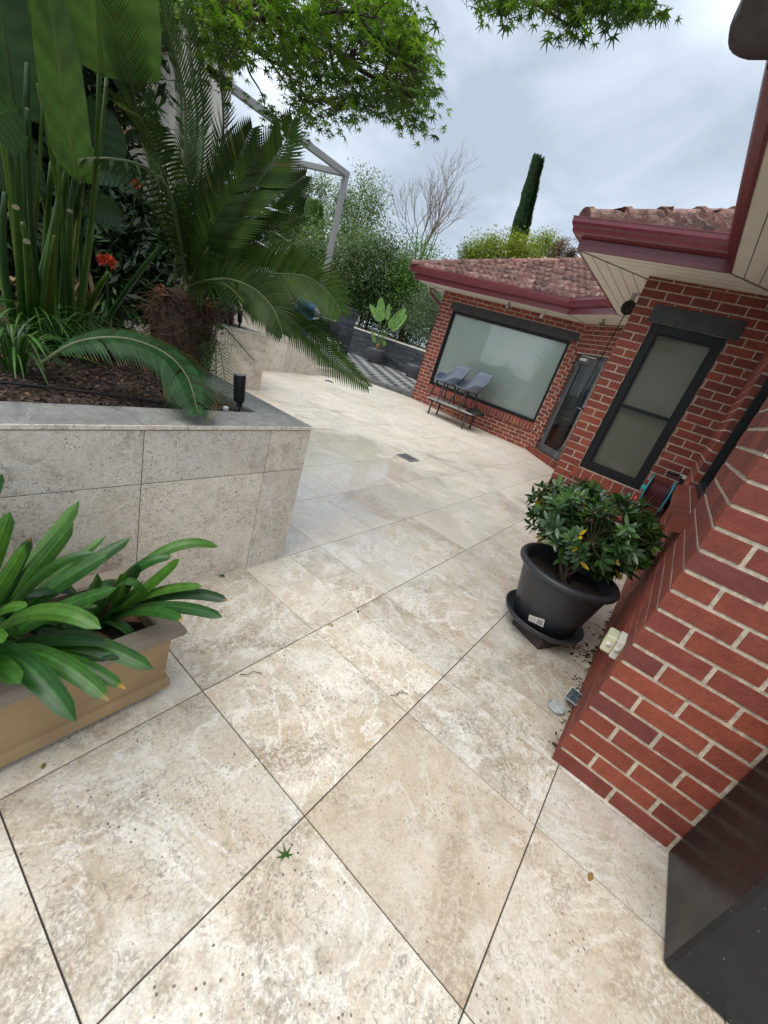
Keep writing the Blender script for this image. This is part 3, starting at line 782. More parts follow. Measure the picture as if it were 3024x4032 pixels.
# small soffit spotlights
def soffit_spot(px,py,label,z=ZS,col='metal_dark',aim=(-.5,.2,-.8)):
    p=onz(px,py,z); t_=thing('soffit_spotlight',label,'spotlight',p,'small spotlights under the eaves')
    g=MB(); g.tube([p,p+Vector((0,0,-.012))],.035,12); g.tube([p,p+Vector((0,0,-.07))],.008,8); g.build('bracket',M[col],t_)
    a=Vector(aim).normalized(); c0=p+Vector((0,0,-.075)); g=MB(); g.tube([c0-a*.05,c0-a*.045,c0+a*.06,c0+a*.065],[.02,.028,.030,.026],12); g.build('lamp_head',M[col],t_)
    return t_
soffit_spot(2007,1188,'small dark spotlight under the eave above the middle of the wide lintel',col='steel',aim=(-.6,.1,-.8))
soffit_spot(2143,1224,'small white spotlight under the eave above the right end of the wide lintel',col='white',aim=(-.2,.3,-.9))
soffit_spot(2378,1257,'small grey spotlight under the angled eave beside the glazed door',col='steel',aim=(-.5,.8,-.5))
soffit_spot(1713,1131,'small dark spotlight under the far left eave corner',col='steel',aim=(-.7,.6,-.4))
# maroon pipe under the far eave
g=MB(); a=Vector((9.75,6.52,ZS-.02)); g.tube(poly([a+Vector((0,.02,.1)),a+Vector((0,.0,-.09)),(9.9,6.3,ZS-.28),(10.05,6.12,ZS-.42),(10.08,6.09,ZS-.7),(10.08,6.09,.1)],6),.035,10); g.build('downpipe',M['maroon'],house)

# ------------------------------------------------------------------ raised planters
def clad_box(name,label,x0,x1,y0,y1,ztop,xj,yj,zj,mclad,soilz,cw=.215):
    t_=thing(name,label,'planter',(x0,y0,0))
    c=MB(); rr=random.Random(hash(name)%97+5); gp=.0018
    zs_=[-.05,zj,ztop-.022]
    xs_=[x0]+xj+[x1]; ys_=[y0]+yj+[y1]
    for i in range(len(xs_)-1):
        for k in range(2):
            col=(rr.random()*.6+.3,rr.random()*.5,rr.random())
            c.box((xs_[i]+(gp if i else 0),y0,zs_[k]+gp),(xs_[i+1]-(gp if i<len(xs_)-2 else 0),y0+.02,zs_[k+1]-gp),col,0,.0012)
    for i in range(len(ys_)-1):
        for k in range(2):
            col=(rr.random()*.6+.3,rr.random()*.5,rr.random())
            c.box((x1-.02,ys_[i]+(.0205 if i==0 else gp),zs_[k]+gp),(x1-.0004,ys_[i+1]-gp,zs_[k+1]-gp),col,0,.0012)
    c.build('cladding',mclad,t_)
    b=MB(); b.box((x0,y0+.004,-.05),(x1-.004,y0+.10,ztop-.024)); b.box((x1-.10,y0+.004,-.05),(x1-.0042,y1,ztop-.0242)); b.build('wall_core',M['cladjoint'],t_)
    cp=MB(); zt0=ztop-.020
    xs_=[x0]+[v for v in xj if v<x1-cw]+[x1-cw-.0]
    for i in range(len(xs_)-1):
        cp.box((xs_[i]+gp,y0+.0005,zt0),(xs_[i+1]-gp,y0+cw,ztop),(rr.random(),.2,rr.random()),0,.002)
    cp.box((x1-cw+gp,y0+.0005,zt0),(x1+.004,y0+cw-gp,ztop),(rr.random(),.2,rr.random()),0,.002)
    yy=y0+cw
    while yy<y1-.05:
        y2=min(yy+.61,y1); cp.box((x1-cw,yy+gp,zt0),(x1+.004,y2-gp,ztop),(rr.random(),.2,rr.random()),0,.002); yy=y2
    cpo=cp.build('coping',M['coping'],t_); ed=MB(); ed.box((x0,y0-.0045,zt0+.001),(x1+.0035,y0,ztop-.0015),(.8,.2,.5),0,.001); ed.build('coping_edge',mclad,cpo)
    iw=MB(); iw.box((x0,y0+cw-.03,.4),(x1-cw,y0+cw-.004,zt0-.001)); iw.box((x1-cw+.004,y0+cw-.03,.4),(x1-cw+.03,y1,zt0-.001)); iw.build('inner_wall',M['cladjoint'],t_)
    return t_
PL=clad_box('raised_planter','big raised garden planter clad in pale stone with grey coping, at the left','x' and -2.6,1.641,1.60,5.66,.872,[-1.08,-.47,.14,.753,1.367],[2.2,2.81,3.42,4.03,4.64,5.25],.616,M['clad'],.8)
def soilbed(parent,x0,x1,y0,y1,z,seed,n,h=.03,chips=0,xr=None):
    r=random.Random(seed); g=MB(); nx,ny=40,40; vs=[]
    for j in range(ny+1):
        for i in range(nx+1):
            x_=lerp(x0,x1,i/nx);y_=lerp(y0,y1,j/ny); vs.append((x_,y_,z+r.uniform(-1,1)*h*.35+ (0 if 0<i<nx and 0<j<ny else 0)))
    g.add(vs,[(j*(nx+1)+i,j*(nx+1)+i+1,(j+1)*(nx+1)+i+1,(j+1)*(nx+1)+i) for j in range(ny) for i in range(nx)],(1,1,1),0,True)
    for k in range(chips):
        x_=r.uniform(*(xr[0] if xr else (x0,x1))); y_=r.uniform(*(xr[1] if xr else (y0,y1))); L=r.uniform(.004,.014); an=r.uniform(0,6.28); w_=L*r.uniform(.3,.7)
        u=Vector((math.cos(an),math.sin(an),r.uniform(-.4,.5)))*L; v=Vector((-math.sin(an),math.cos(an),r.uniform(-.4,.4)))*w_
        p=Vector((x_,y_,z+r.uniform(.0,.018))); t_=r.choice([(1.0,.9,.8),(1.6,1.4,1.2),(2.3,2.1,1.9),(.5,.4,.4),(.6,.5,.45),(.35,.3,.3)])
        g.add([p-u-v,p+u-v*.6,p+u*.8+v,p-u*.7+v],[(0,1,2,3)],t_)
    return g.build('mulch',M['mulch'],parent)
soilbed(PL,-2.6,1.43,1.80,5.66,.815,1,0,chips=16000,xr=((-.1,1.40),(1.8,3.6)))
PF=clad_box('raised_planter','farther raised planter of cream stone with a small cycad, beside the stone wall',1.66,4.43,5.66,7.05,.874,[1.98,2.59,3.20,3.81],[6.3],.63,M['farclad'],.8)
soilbed(PF,1.66,4.2,5.9,7.05,.835,2,0,chips=900)

# pale stone wall and steps beyond
t_=thing('stone_wall','low cream stone wall beyond the far planter','wall',(5.6,7.1,0))
g=MB(); rr=random.Random(8); x_=2.4; zj=[-.05,.66,1.22,1.6]
wx=[2.4,3.0,3.6,4.2,4.83,5.45,6.05,6.62,6.98]
def wtop(x): return 1.52 if x<4.8 else lerp(1.52,.66,min(1,(x-4.8)/2.1))
for i in range(len(wx)-1):
    for k in range(3):
        z0=zj[k]; za=min(zj[k+1],wtop(wx[i])); zb_=min(zj[k+1],wtop(wx[i+1]))
        if za<=z0 and zb_<=z0: continue
        za=max(za,z0+.002); zb_=max(zb_,z0+.002)
        col=(rr.random()*.6+.3,rr.random()*.8,rr.random()); e=.002
        a,b_=wx[i]+e,wx[i+1]-e
        vs=[(a,7.08,z0+e),(b_,7.08,z0+e),(b_,7.08,zb_-e),(a,7.08,za-e)]; vs+=[(p[0],7.3,p[2]) for p in vs]
        g.add(vs,[(0,1,2,3),(1,5,6,2),(3,2,6,7),(0,3,7,4)],col)
g.build('cladding',M['farclad'],t_)
g=MB(); g.box((2.4,7.10,-.05),(6.97,7.29,.64)); g.build('wall_core',M['cladjoint'],t_)
t_=thing('stone_steps','pale stone steps at the end of the low stone wall','steps',(7.4,7.4,0))
for k in range(3):
    g=MB(); g.box((6.99,7.22+k*.36,-.02),(7.95-k*.12,7.58+k*.36+.04,.27+k*.17),(.5,.3,.2),0,.004); g.build('step',M['farclad'],t_)

# raised two-tone patio with dark kerb
g=MB(); kp=[(8.55,8.6),(8.86,8.0),(9.16,7.25),(9.70,6.0),(12,6.1)]
pz=.205
g.add([(8.60,8.9,pz),(9.05,8.0,pz),(9.75,6.35,pz),(9.75,6.0,pz),(14.8,6.0,pz),(14.8,14.5,pz),(7.6,14.5,pz),(7.6,8.9,pz)],[(0,1,2,3,4,5,6,7)]); g.build('patio',M['checker'],kind='structure')
k_=MB(); a=Vector((8.42,8.95,0)); b_=Vector((9.62,6.06,0)); d=(b_-a); L=d.length; d.normalize(); nrm=Vector((-d.y,d.x,0))
if nrm.x<0: nrm=-nrm
u=0; rr=random.Random(6)
while u<L:
    w_=min(.395,L-u); t=.8+.5*rr.random(); k_.obox(a+d*u,d*w_,nrm*.30,Vector((0,0,.212)),(t,t,t),0,.005); u+=.40
tk=thing('patio_kerb','dark tiled kerb edging the chequered patio beyond the paving','kerb',a); k_.build('kerb_tiles',M['kerb'],tk)

# slate walls
def slatewall(name,label,o,d,n,L,z0,z1,cap=None,capmat=None,thick=.3):
    t_=thing(name,label,'wall',(o[0],o[1],z0)); g=MB(); r=random.Random(len(label)); z=z0; dv=Vector((*d,0)); nv=Vector((*n,0)); O=Vector((o[0],o[1],0))
    while z<z1-.01:
        h=min(r.choice([.05,.06,.075]),z1-z); u=-r.uniform(0,.3)
        while u<L:
            w_=r.uniform(.2,.7); u0=max(0,u); u1=min(L,u+w_)
            if u1-u0>.02:
                t=r.uniform(.5,1.6); q_=r.uniform(.0,.03); g.obox(O+dv*u0+Vector((0,0,z)),dv*(u1-u0-.003),nv*q_-nv*.0001+nv*.001,Vector((0,0,h-.003)),(.040*t,.046*t,.054*t),0)
            u+=w_
        z+=h
    g.obox(O+dv*0-nv*thick+Vector((0,0,z0)),dv*L,nv*(thick-.001),Vector((0,0,z1-z0)),(.02,.022,.026))
    g.build('slate_face',M['slate'],t_)
    if cap:
        c=MB(); c.obox(O-nv*(thick+.02)+Vector((0,0,z1)),dv*L,nv*(thick+.06),Vector((0,0,cap)),(.5,.3,.4),0,.004); c.build('coping',capmat,t_)
    return t_
slatewall('slate_wall','long dark stacked slate wall with pale coping behind the chequered patio',(14.6,15.0),(0,-1),(-1,0),9.0,.2,1.22,.06,M['farclad'])
slatewall('slate_wall','shorter dark slate wall behind the pergola post',(8.9,12.2),(1,0),(0,-1),3.3,.2,1.25,.05,M['coping'])
slatewall('slate_pillar','dark slate pillar between the shorter and longer slate walls',(12.2,11.6),(1,0),(0,-1),.7,.2,1.9)
g=MB(); p0=Vector((8.0,9.3,.2)); g.box((7.4,9.2,.2),(8.9,11.0,.52),bev=.01); g.box((7.0,11.2,.2),(12.0,11.9,.66),bev=.01)
tt=thing('garden_plinth','low grey stone ledge in front of the shorter slate wall','ledge',(8,9.3,.2)); g.build('ledge_stone',M['render'],tt)

# ------------------------------------------------------------------ pergola and rendered house on the left
pg=thing('pergola','grey steel pergola frame standing beyond the garden','pergola',(8.05,8.55,0))
g=MB(); g.box((7.985,8.50,.3),(8.095,8.61,4.30),bev=.004); g.build('post',M['pergola'],pg)
g=MB(); g.box((4.6,8.50,4.302),(8.105,8.61,4.42),bev=.004); g.build('beam',M['pergola'],pg,label='long front beam')
g=MB(); g.obox(Vector((7.96,8.615,4.305)),Vector((-1.0,3.6,0)),Vector((.105,.03,0)),Vector((0,0,.11)),(1,1,1),0,.004); g.build('beam',M['pergola'],pg,label='cross beam running back')
rh=thing('rendered_house','beige rendered house with timber ceiling, behind the palms at upper left','house',(3.9,8.6,0))
c0=ony(735,330,8.5); c1=ony(917,330,8.5)
g=MB(); g.box((c0.x-.1,8.5,.3),(c1.x,9.3,7.6),bev=.01); g.build('column',M['render'],rh)
g=MB(); g.box((-4,8.45,4.75),(c1.x+.02,10.4,5.6),bev=.01); g.build('upper_wall',M['render'],rh)
g=MB(); g.box((-4,8.40,5.602),(c1.x+.25,10.6,5.75),bev=.01); g.build('roof_edge',M['recess'],rh)
g=MB(); g.box((-4,11.0,.3),(c1.x,11.1,4.75)); g.build('back_wall',M['render'],rh)
g=MB(); g.box((-4,8.9,4.35),(c0.x-.12,10.9,4.74)); g.build('ceiling',M['recess'],rh)
g=MB(); g.box((c0.x-1.8,10.3,2.2),(c0.x-.1,10.8,4.2)); g.build('timber_panel',M['timber'],rh)
g=MB(); g.box((c0.x-1.9,10.26,3.75),(c0.x-.1,10.29,4.15)); w_=g.build('window',M['glass'],rh); g=MB(); g.box((c0.x-1.9,10.24,3.68),(c0.x-.1,10.31,3.745)); g.build('frame',M['recess'],w_)
g=MB(); g.box((c0.x-1.6,9.6,.8),(c0.x-.35,9.7,2.15)); g.build('garden_screen',simple('white screen',(.6,.6,.6),.7),rh)
# lower canopy roof of that house
a=ony(905,440,9.2); b_=ony(1205,775,9.2)
g=MB(); g.box((a.x,9.2,b_.z-.02),(b_.x,10.6,b_.z+.28),bev=.01); g.build('canopy',M['pergola'],rh)
g=MB(); g.box((c1.x+.002,8.62,.5),(c1.x+.06,8.69,4.6)); g.build('downpipe',M['steel'],rh)

# ------------------------------------------------------------------ sandstone trough with clivia
TR=thing('stone_trough','sandstone coloured rectangular trough full of strap leaves, at the lower left','planter',(.1,1.2,0))
def trough_ring(x0,x1,y0,y1,prof,mb):
    k=len(prof); vs=[]
    for (o_,z_) in prof: vs += [(x0-o_,y0-o_,z_),(x1+o_,y0-o_,z_),(x1+o_,y1+o_,z_),(x0-o_,y1+o_,z_)]
    fs=[]
    for i in range(k-1):
        for j in range(4): a=i*4+j; b_=i*4+(j+1)%4; fs.append((a,b_,b_+4,a+4))
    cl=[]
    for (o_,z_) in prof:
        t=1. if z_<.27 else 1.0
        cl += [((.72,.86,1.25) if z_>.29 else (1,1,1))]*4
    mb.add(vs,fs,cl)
g=MB(); prof=[(-.01,.022),(.008,.024),(.012,.030),(.012,.062),(.006,.074),(-.004,.078),(-.004,.085),(.004,.265),(.010,.272),(.012,.280),(.030,.286),(.038,.296),(.040,.310),(.034,.322),(.022,.327),(-.030,.326),(-.038,.318),(-.040,.24)]
trough_ring(-.62,.632,1.068,1.43,prof,g); g.build('trough_body',M['sand'],TR)
g=MB(); g.box((-.58,1.10,.20),(.60,1.40,.262)); g.build('soil',M['soil'],TR)
tf_=simple('terracotta foot',(.40,.10,.05),.8)
for x_ in (-.5,.57):
    for y_ in (1.10,1.34): g=MB(); g.box((x_-.03,y_,0),(x_+.03,y_+.06,.0225),bev=.003); g.build('foot',tf_,TR)

GR=[(.018,.072,.013),(.027,.098,.014),(.015,.054,.015),(.040,.122,.018)]
def strap(mb,base,mid,tip,w,col,side=None,n=18,fold=.25,tipcol=None):
    pts=thru(base,mid,tip,n); pts=pts[:-1]+[pts[-2].lerp(pts[-1],.35),pts[-1]] if n>12 else pts; n=len(pts); d=(pts[-1]-pts[0])
    if side is None:
        side=d.cross(Vector((0,0,1)))
        if side.length<.02: side=Vector((1,0,0))
        side.normalize()
    wd=[]
    for i in range(n):
        t=i/(n-1); k=.55+.45*min(1,t*2.0); k*= (1-max(0,(t-.62)/.38)**2.3)**.6 if t<1 else 0.02; k*=.84 if w>=.03 else 1
        wd.append(max(.002,w*k))
    cl=[]
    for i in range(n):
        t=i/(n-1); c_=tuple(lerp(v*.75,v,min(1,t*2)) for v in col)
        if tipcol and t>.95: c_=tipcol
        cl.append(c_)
    if w<.03: mb.ribbon(pts,wd,side,cl,0,fold); return
    vs=[];cc=[];NA=8; ph=hash((round(pts[-1].x,3),round(pts[-1].y,3)))%7
    for i,p in enumerate(pts):
        t=(pts[min(i+1,n-1)]-pts[max(i-1,0)]).normalized(); s_=(side-t*side.dot(t)).normalized(); nn=t.cross(s_)
        for j in range(NA+1):
            u=2*j/NA-1; st=(1.16 if (j+ph)%2 else .80)*(1.0 if j!=NA//2 else 1.35)
            vs.append(p+s_*u*wd[i]/2+nn*(fold*wd[i]/2*abs(u)**1.5)); cc.append(tuple(v*st for v in cl[i]))
    mb.add(vs,[(i*(NA+1)+j,i*(NA+1)+j+1,(i+1)*(NA+1)+j+1,(i+1)*(NA+1)+j) for i in range(n-1) for j in range(NA)],cc,0,True)
def clivia(name,label,cx,cy,z,seed,tips,nrand,cam_d,spread=.34):
    t_=thing(name,label,'plant',(cx,cy,z)); mb=MB(); r=random.Random(seed); c0=Vector((cx,cy,z))
    for (px,py,dd,lift,wd_,kind) in tips:
        tip=at(px,py,dd); b=c0+Vector((r.uniform(-.035,.035),r.uniform(-.03,.03),0))
        m=b.lerp(tip,.5)+Vector((0,0,lift)); col=vary(r.choice(GR),.15,r)
        if kind=='l': col=(.058,.155,.018)
        view=(Vector((0,0,CAMH))-m).normalized(); dv_=(tip-b); side=dv_.cross(view+Vector((0,0,.9))).normalized()
        strap(mb,b,m,tip,wd_,col,side,tipcol=(.55,.25,.03) if kind=='y' else ((.30,.14,.05) if kind=='b' else None))
    for k in range(nrand):
        an=r.uniform(0,6.28); L=r.uniform(.2,spread); up=r.uniform(.08,.26)
        b=c0+Vector((r.uniform(-.06,.06),r.uniform(-.05,.05),0)); tip=b+Vector((math.cos(an)*L,math.sin(an)*L*.75,up*r.uniform(.1,1.0)))
        m=b.lerp(tip,.5)+Vector((0,0,up*.55)); strap(mb,b,m,tip,r.uniform(.040,.055),vary(r.choice(GR),.2,r))
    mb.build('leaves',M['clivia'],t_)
    st=MB()
    for k in range(5):
        an=r.uniform(0,6.28); b=c0+Vector((math.cos(an)*.04,math.sin(an)*.04,0)); st.tube([b+Vector((0,0,-.03)),b+Vector((math.cos(an)*.03,math.sin(an)*.03,.05))],[.016,.008],6,(.9,.8,.6))
    st.build('leaf_base',M['bark'],t_)
    return t_
def zt(x,y): return (x*.663, 1800+y*.663)
T1=[(*zt(12,100),1.75,.10,.045,''),(*zt(60,325),1.45,.02,.056,'l'),(*zt(470,262),1.62,.0,.055,'l'),(*zt(435,390),1.50,.0,.06,''),(*zt(775,480),1.60,.03,.055,''),
    (*zt(640,578),1.48,.03,.058,''),(*zt(560,568),1.40,.10,.035,''),(*zt(150,520),1.36,.0,.05,'l'),(*zt(185,475),1.55,.0,.05,'b'),(*zt(600,1018),1.18,.13,.055,'l'),(*zt(690,778),1.33,.04,.052,''),
    (*zt(450,1572),1.12,.16,.062,''),(*zt(650,1445),1.17,.13,.056,'b'),(*zt(745,1375),1.22,.12,.045,'y'),(*zt(120,1345),1.10,.09,.055,''),(*zt(20,1100),1.14,.08,.05,'l'),
    (*zt(160,885),1.15,.08,.035,'l'),(*zt(910,1262),1.24,.12,.060,''),(*zt(630,1098),1.22,.07,.05,''),(*zt(-120,420),1.35,.03,.06,''),(*zt(-60,620),1.30,.05,.065,''),(*zt(-90,820),1.2,.07,.06,''),(*zt(625,470),1.62,.02,.035,'l'),(*zt(-60,1300),1.08,.10,.055,''),(*zt(700,1190),1.25,.05,.05,'')]
clivia('clivia_plant','larger clump of dark green strap leaves in the sandstone trough, one tip orange',.12,1.23,.262,5,T1,60,1.3)
T2=[(*zt(1298,532),1.62,.13,.048,'l'),(*zt(1022,592),1.58,.08,.045,'b'),(*zt(1065,603),1.46,.0,.048,'l'),(*zt(1200,768),1.46,.05,.04,'l'),(*zt(1352,852),1.44,.07,.050,'b'),(*zt(1320,950),1.36,.06,.050,''),
    (*zt(1082,965),1.36,.05,.045,'y'),(*zt(590,705),1.50,.03,.045,''),(*zt(740,728),1.45,.0,.035,''),(*zt(735,690),1.55,.0,.04,'l'),(*zt(525,900),1.42,.05,.045,''),(*zt(850,740),1.47,.0,.03,''),(*zt(830,640),1.56,.02,.045,'')]
clivia('clivia_plant','smaller clump of strap leaves spilling over the right end of the sandstone trough',.475,1.25,.262,8,T2,6,1.4,.22)
for k,(x_,y_) in enumerate(((.40,1.17),(.36,1.33),(.52,1.20))):
    g=MB(); p=Vector((x_,y_,.268)); r=random.Random(k); pts=[p+Vector((i*.02,r.uniform(-.01,.01),.02*math.sin(i)+.01)) for i in range(5)]
    g.ribbon(pts,[.01,.03,.034,.025,.004],Vector((.2,1,.2)),(.30,.15,.08),0,.3)
    o_=g.build('dry_leaf',M['deadleaf']); o_['label']=('curled brown dry leaf on the trough soil at the smaller strap-leaf clump','curled brown dry leaf at the back rim of the sandstone trough','curled brown dry leaf at the front right corner inside the sandstone trough')[k]; o_['category']='dry leaf'; o_['group']='dry leaves on the trough soil'

# ------------------------------------------------------------------ black plastic pot with shrub
PC=Vector((2.635,.165,0))
t_=thing('pot_riser','dark square block under the big black plant pot','block',(2.53,.18,0)); 
g=MB(); dA=Vector((.90,-.43,0)); dB=Vector((.43,.90,0)); g.obox(Vector((2.42,.084,0)),dA*.24,dB*.245,Vector((0,0,.078)),(1,1,1),0,.004); g.build('block',simple('dark paver',(.045,.035,.032),.8,bmp=.4),t_)
pot=thing('plant_pot','big black plastic pot and saucer holding a leafy shrub','plant pot',PC+Vector((0,0,.078)))
g=MB(); g.lathe(PC,[(.0,.079),(.20,.079),(.235,.088),(.252,.105),(.262,.128),(.258,.135),(.250,.132),(.238,.108),(.20,.094),(.0,.093)],48); g.build('saucer',M['potplastic'],pot)
g=MB(); g.lathe(PC,[(.0,.095),(.185,.095),(.198,.10),(.236,.28),(.268,.435),(.272,.447),(.296,.452),(.306,.462),(.310,.478),(.304,.492),(.288,.497),(.272,.492),(.262,.470),(.255,.44),(.24,.38)],56); g.build('pot_body',M['potplastic'],pot)
g=MB(); r=random.Random(2); n=28; vs=[Vector((PC.x,PC.y,.42))]; fs=[]
for k in range(1,7):
    for j in range(n): a=2*math.pi*j/n; rad=.252*k/6; vs.append(Vector((PC.x+rad*math.cos(a),PC.y+rad*math.sin(a),.415+r.uniform(-.01,.012))))
for j in range(n): fs.append((0,1+j,1+(j+1)%n))
for k in range(5):
    for j in range(n): a=1+k*n+j; b_=1+k*n+(j+1)%n; fs.append((a,b_,b_+n,a+n))
g.add(vs,fs,(1,1,1),0,True)
g.build('soil',M['soil'],pot)
# sticker with bars
g=MB(); gb=MB()
def onpot(px,py,off=.0012):
    r_=Vector(ray((px,py))); o=Vector((0,0,CAMH)); best=None
    for i in range(4000):
        p=o+r_*(2.0+i*.0004)
        z_=p.z; rad=lerp(.198,.236,(z_-.10)/.18) if z_<.28 else lerp(.236,.268,(z_-.28)/.155)
        if (Vector((p.x,p.y))-PC.to_2d()).length<rad: best=p; break
    n_=(Vector((best.x-PC.x,best.y-PC.y,0))).normalized(); return best+n_*off
c00=zq=None
ZQ=lambda x,y:(1900+x*.6775,1700+y*.6775)
A0,A1,A2,A3=[ZQ(*v) for v in ((272,1062),(362,1092),(352,1136),(266,1096))]
def uvp(u,v,off):
    x_=lerp(lerp(A0[0],A1[0],u),lerp(A3[0],A2[0],u),v); y_=lerp(lerp(A0[1],A1[1],u),lerp(A3[1],A2[1],u),v); return onpot(x_,y_,off)
vs=[]; 
for j in range(4):
    for i in range(7): vs.append(uvp(i/6,j/3,.0015))
g.add(vs,[(j*7+i,j*7+i+1,(j+1)*7+i+1,(j+1)*7+i) for j in range(3) for i in range(6)]); stk=g.build('sticker',M['white'],pot)
for i in range(8):
    u=.56+i*.045; gb.add([uvp(u,.2,.0022),uvp(u+.02+.01*(i%3==0),.2,.0022),uvp(u+.02+.01*(i%3==0),.85,.0022),uvp(u,.85,.0022)],[(0,1,2,3)])
for j in range(2): gb.add([uvp(.1,.25+j*.2,.0022),uvp(.45,.25+j*.2,.0022),uvp(.45,.29+j*.2,.0022),uvp(.1,.29+j*.2,.0022)],[(0,1,2,3)])
gb.build('printed_bars',simple('grey ink',(.12,.12,.12),.6),stk)

def leaf_shape(mb,p,d,nrm,L,Wd,col,bend=.12,n=5):
    d=d.normalized(); s_=d.cross(nrm)
    if s_.length<.05: s_=d.cross(Vector((.3,.5,.8)))
    s_.normalize(); nn=s_.cross(d)
    pts=[]; wd=[]
    for i in range(n):
        t=i/(n-1); pts.append(p+d*L*t-nn*L*bend*t*t); wd.append(max(.0008,Wd*math.sin(math.pi*(.06+.92*t))**.8 if t<1 else .0008))
    mb.ribbon(pts,wd,s_,col,0,.22)
shrub=thing('shrub','dense glossy green shrub with a few yellow leaves growing in the black pot','shrub',PC+Vector((0,0,.42)))
r=random.Random(17); st=MB(); lf=MB(); base=PC+Vector((0,0,.40))
cc=at(2335,2085,2.92); 
main=[]
for k in range(9):
    an=k*2.4; el=r.uniform(.5,1.2); tipp=cc+Vector((math.cos(an)*.24,math.sin(an)*.24,r.uniform(-.05,.12)))
    b0=base+Vector((r.uniform(-.04,.04),r.uniform(-.04,.04),0)); m_=b0.lerp(tipp,.5)+Vector((r.uniform(-.05,.05),r.uniform(-.05,.05),.02))
    pts=thru(b0,m_,tipp,7); st.tube(pts,[lerp(.012,.004,i/6) for i in range(7)],6,(1.1,1.1,.9)); main.append(pts)
tips=[]
for k in range(400):
    # points in an ellipsoid, biased to the shell
    while True:
        v=Vector((r.uniform(-1,1),r.uniform(-1,1),r.uniform(-1,1)))
        if .25<v.length<1: break
    if v.length<.6: v=v*1.35
    tp=cc+Vector((v.x*.40,v.y*.44,v.z*.27+.02))
    if tp.y<YD+.05: tp.y=YD+.05+r.uniform(0,.1)
    if tp.z<.50: tp.z=.50+r.uniform(0,.1)
    src=min((q_ for m in main for q_ in m[2:]),key=lambda q_:(q_-tp).length)
    pts=thru(src,src.lerp(tp,.5)+Vector((0,0,-.015)),tp,4); st.tube(pts,[.004,.003,.0025,.0018],4,(1.0,1.3,.8),cap=False); tips.append((tp,(tp-src).normalized()))
SG_=[(.030,.078,.024),(.042,.102,.028),(.026,.066,.026),(.060,.135,.036)]
for (tp,d_) in tips:
    d_=(d_+Vector((0,0,.5))).normalized(); u=d_.cross(Vector((.3,.9,.1))).normalized(); v=d_.cross(u)
    nl=r.randint(6,9); ph=r.uniform(0,6)
    top=(tp.z-cc.z)/.3
    for k in range(nl):
        a=ph+k*2.399; el=r.uniform(.15,.9); ld=(u*math.cos(a)+v*math.sin(a))*math.cos(el)+d_*math.sin(el)
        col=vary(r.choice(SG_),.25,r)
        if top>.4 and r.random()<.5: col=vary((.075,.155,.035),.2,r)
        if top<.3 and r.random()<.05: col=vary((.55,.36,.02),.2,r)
        if r.random()<.006: col=(.30,.07,.02)
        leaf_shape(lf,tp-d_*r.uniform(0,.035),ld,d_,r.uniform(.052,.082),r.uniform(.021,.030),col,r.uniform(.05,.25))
st.build('branches',M['bark'],shrub); lf.build('leaves',M['leafg'],shrub)

# second sandstone box half hidden behind the pot
p=onz(2063,2248,0.03); g=MB(); t_=thing('stone_trough','small sandstone box half hidden behind the black pot','planter',(p.x+.1,p.y-.1,0))
g.box((p.x+.06,p.y-.35,.03),(p.x+.42,p.y+.02,.30),bev=.01); g.box((p.x+.05,p.y-.36,.30),(p.x+.44,p.y+.03,.335),bev=.012); g.build('trough_body',M['sand'],t_)
g=MB(); g.box((p.x+.09,p.y-.32,.0),(p.x+.38,p.y,.03)); g.build('foot',M['interior'],t_)

# ------------------------------------------------------------------ black cabinet by the pier
bc=thing('black_bench','dusty polished black bench unit against the near brick pier','bench unit',(1.27,-.68,0))
g=MB(); g.box((1.268,-.685,0),(1.700,-2.2,.9),bev=.012); g.build('side_panel',M['blackstone'],bc)
g=MB(); g.box((1.25,-.675,.903),(1.702,-2.2,.935),bev=.008); g.build('top',M['blackstone'],bc)

# ------------------------------------------------------------------ wall fittings
eb=thing('junction_box','small white electrical box low on the brick side wall','electrical box',(1.9,YD,.56))
g=MB(); g.box((1.83,YD+.004,.52),(1.935,YD+.032,.612),bev=.004); g.build('back_box',M['white'],eb)
g=MB(); g.box((1.836,YD+.0325,.525),(1.929,YD+.075,.607),bev=.006); g.build('cover',simple('cream plastic',(.55,.55,.38),.5),eb)
g=MB()
for k in range(2):
    g=MB(); g.tube([(1.8305-k*-.006,YD+.019+k*.036,.567),(1.8275-k*-.006,YD+.019+k*.036,.567)],.0125,14); g.build('knockout',M['white'],eb)
# grey pvc outlet on the paving
p=onz(2230,2790,0); dp=thing('drain_outlet','short grey square pipe end with a round cap at the brick wall foot','pipe',(p.x,p.y,0))
ax=Vector((-.78,.18,.60)).normalized(); u_=ax.cross(Vector((0,0,1))).normalized(); v_=u_.cross(ax).normalized(); s_=.066; o=Vector((p.x+.05,p.y-.01,.012))-u_*s_/2; th=.0035
g=MB(); L_=.085
for (a_,b_,c_) in ((o,u_*s_,v_*th),(o+v_*(s_-th),u_*s_,v_*th),(o+v_*th,u_*th,v_*(s_-2*th)),(o+v_*th+u_*(s_-th),u_*th,v_*(s_-2*th))): g.obox(a_,b_,c_,ax*L_)
g.build('pipe',M['pvc'],dp)
g=MB(); g.obox(o+u_*th+v_*th+ax*.02,u_*(s_-2*th),v_*(s_-2*th),ax*.052)
r=random.Random(2)
for k in range(26): a_=o+ax*.073+u_*r.uniform(.008,.058)+v_*r.uniform(.008,.058); g.tube([a_,a_+u_*r.uniform(-.012,.012)+v_*r.uniform(-.012,.012)+ax*.006],.0018,4,(r.uniform(.6,3),)*3)
g.build('mesh_filling',simple('dark blue mesh',(.012,.035,.05),.4,use_attr=True),dp)
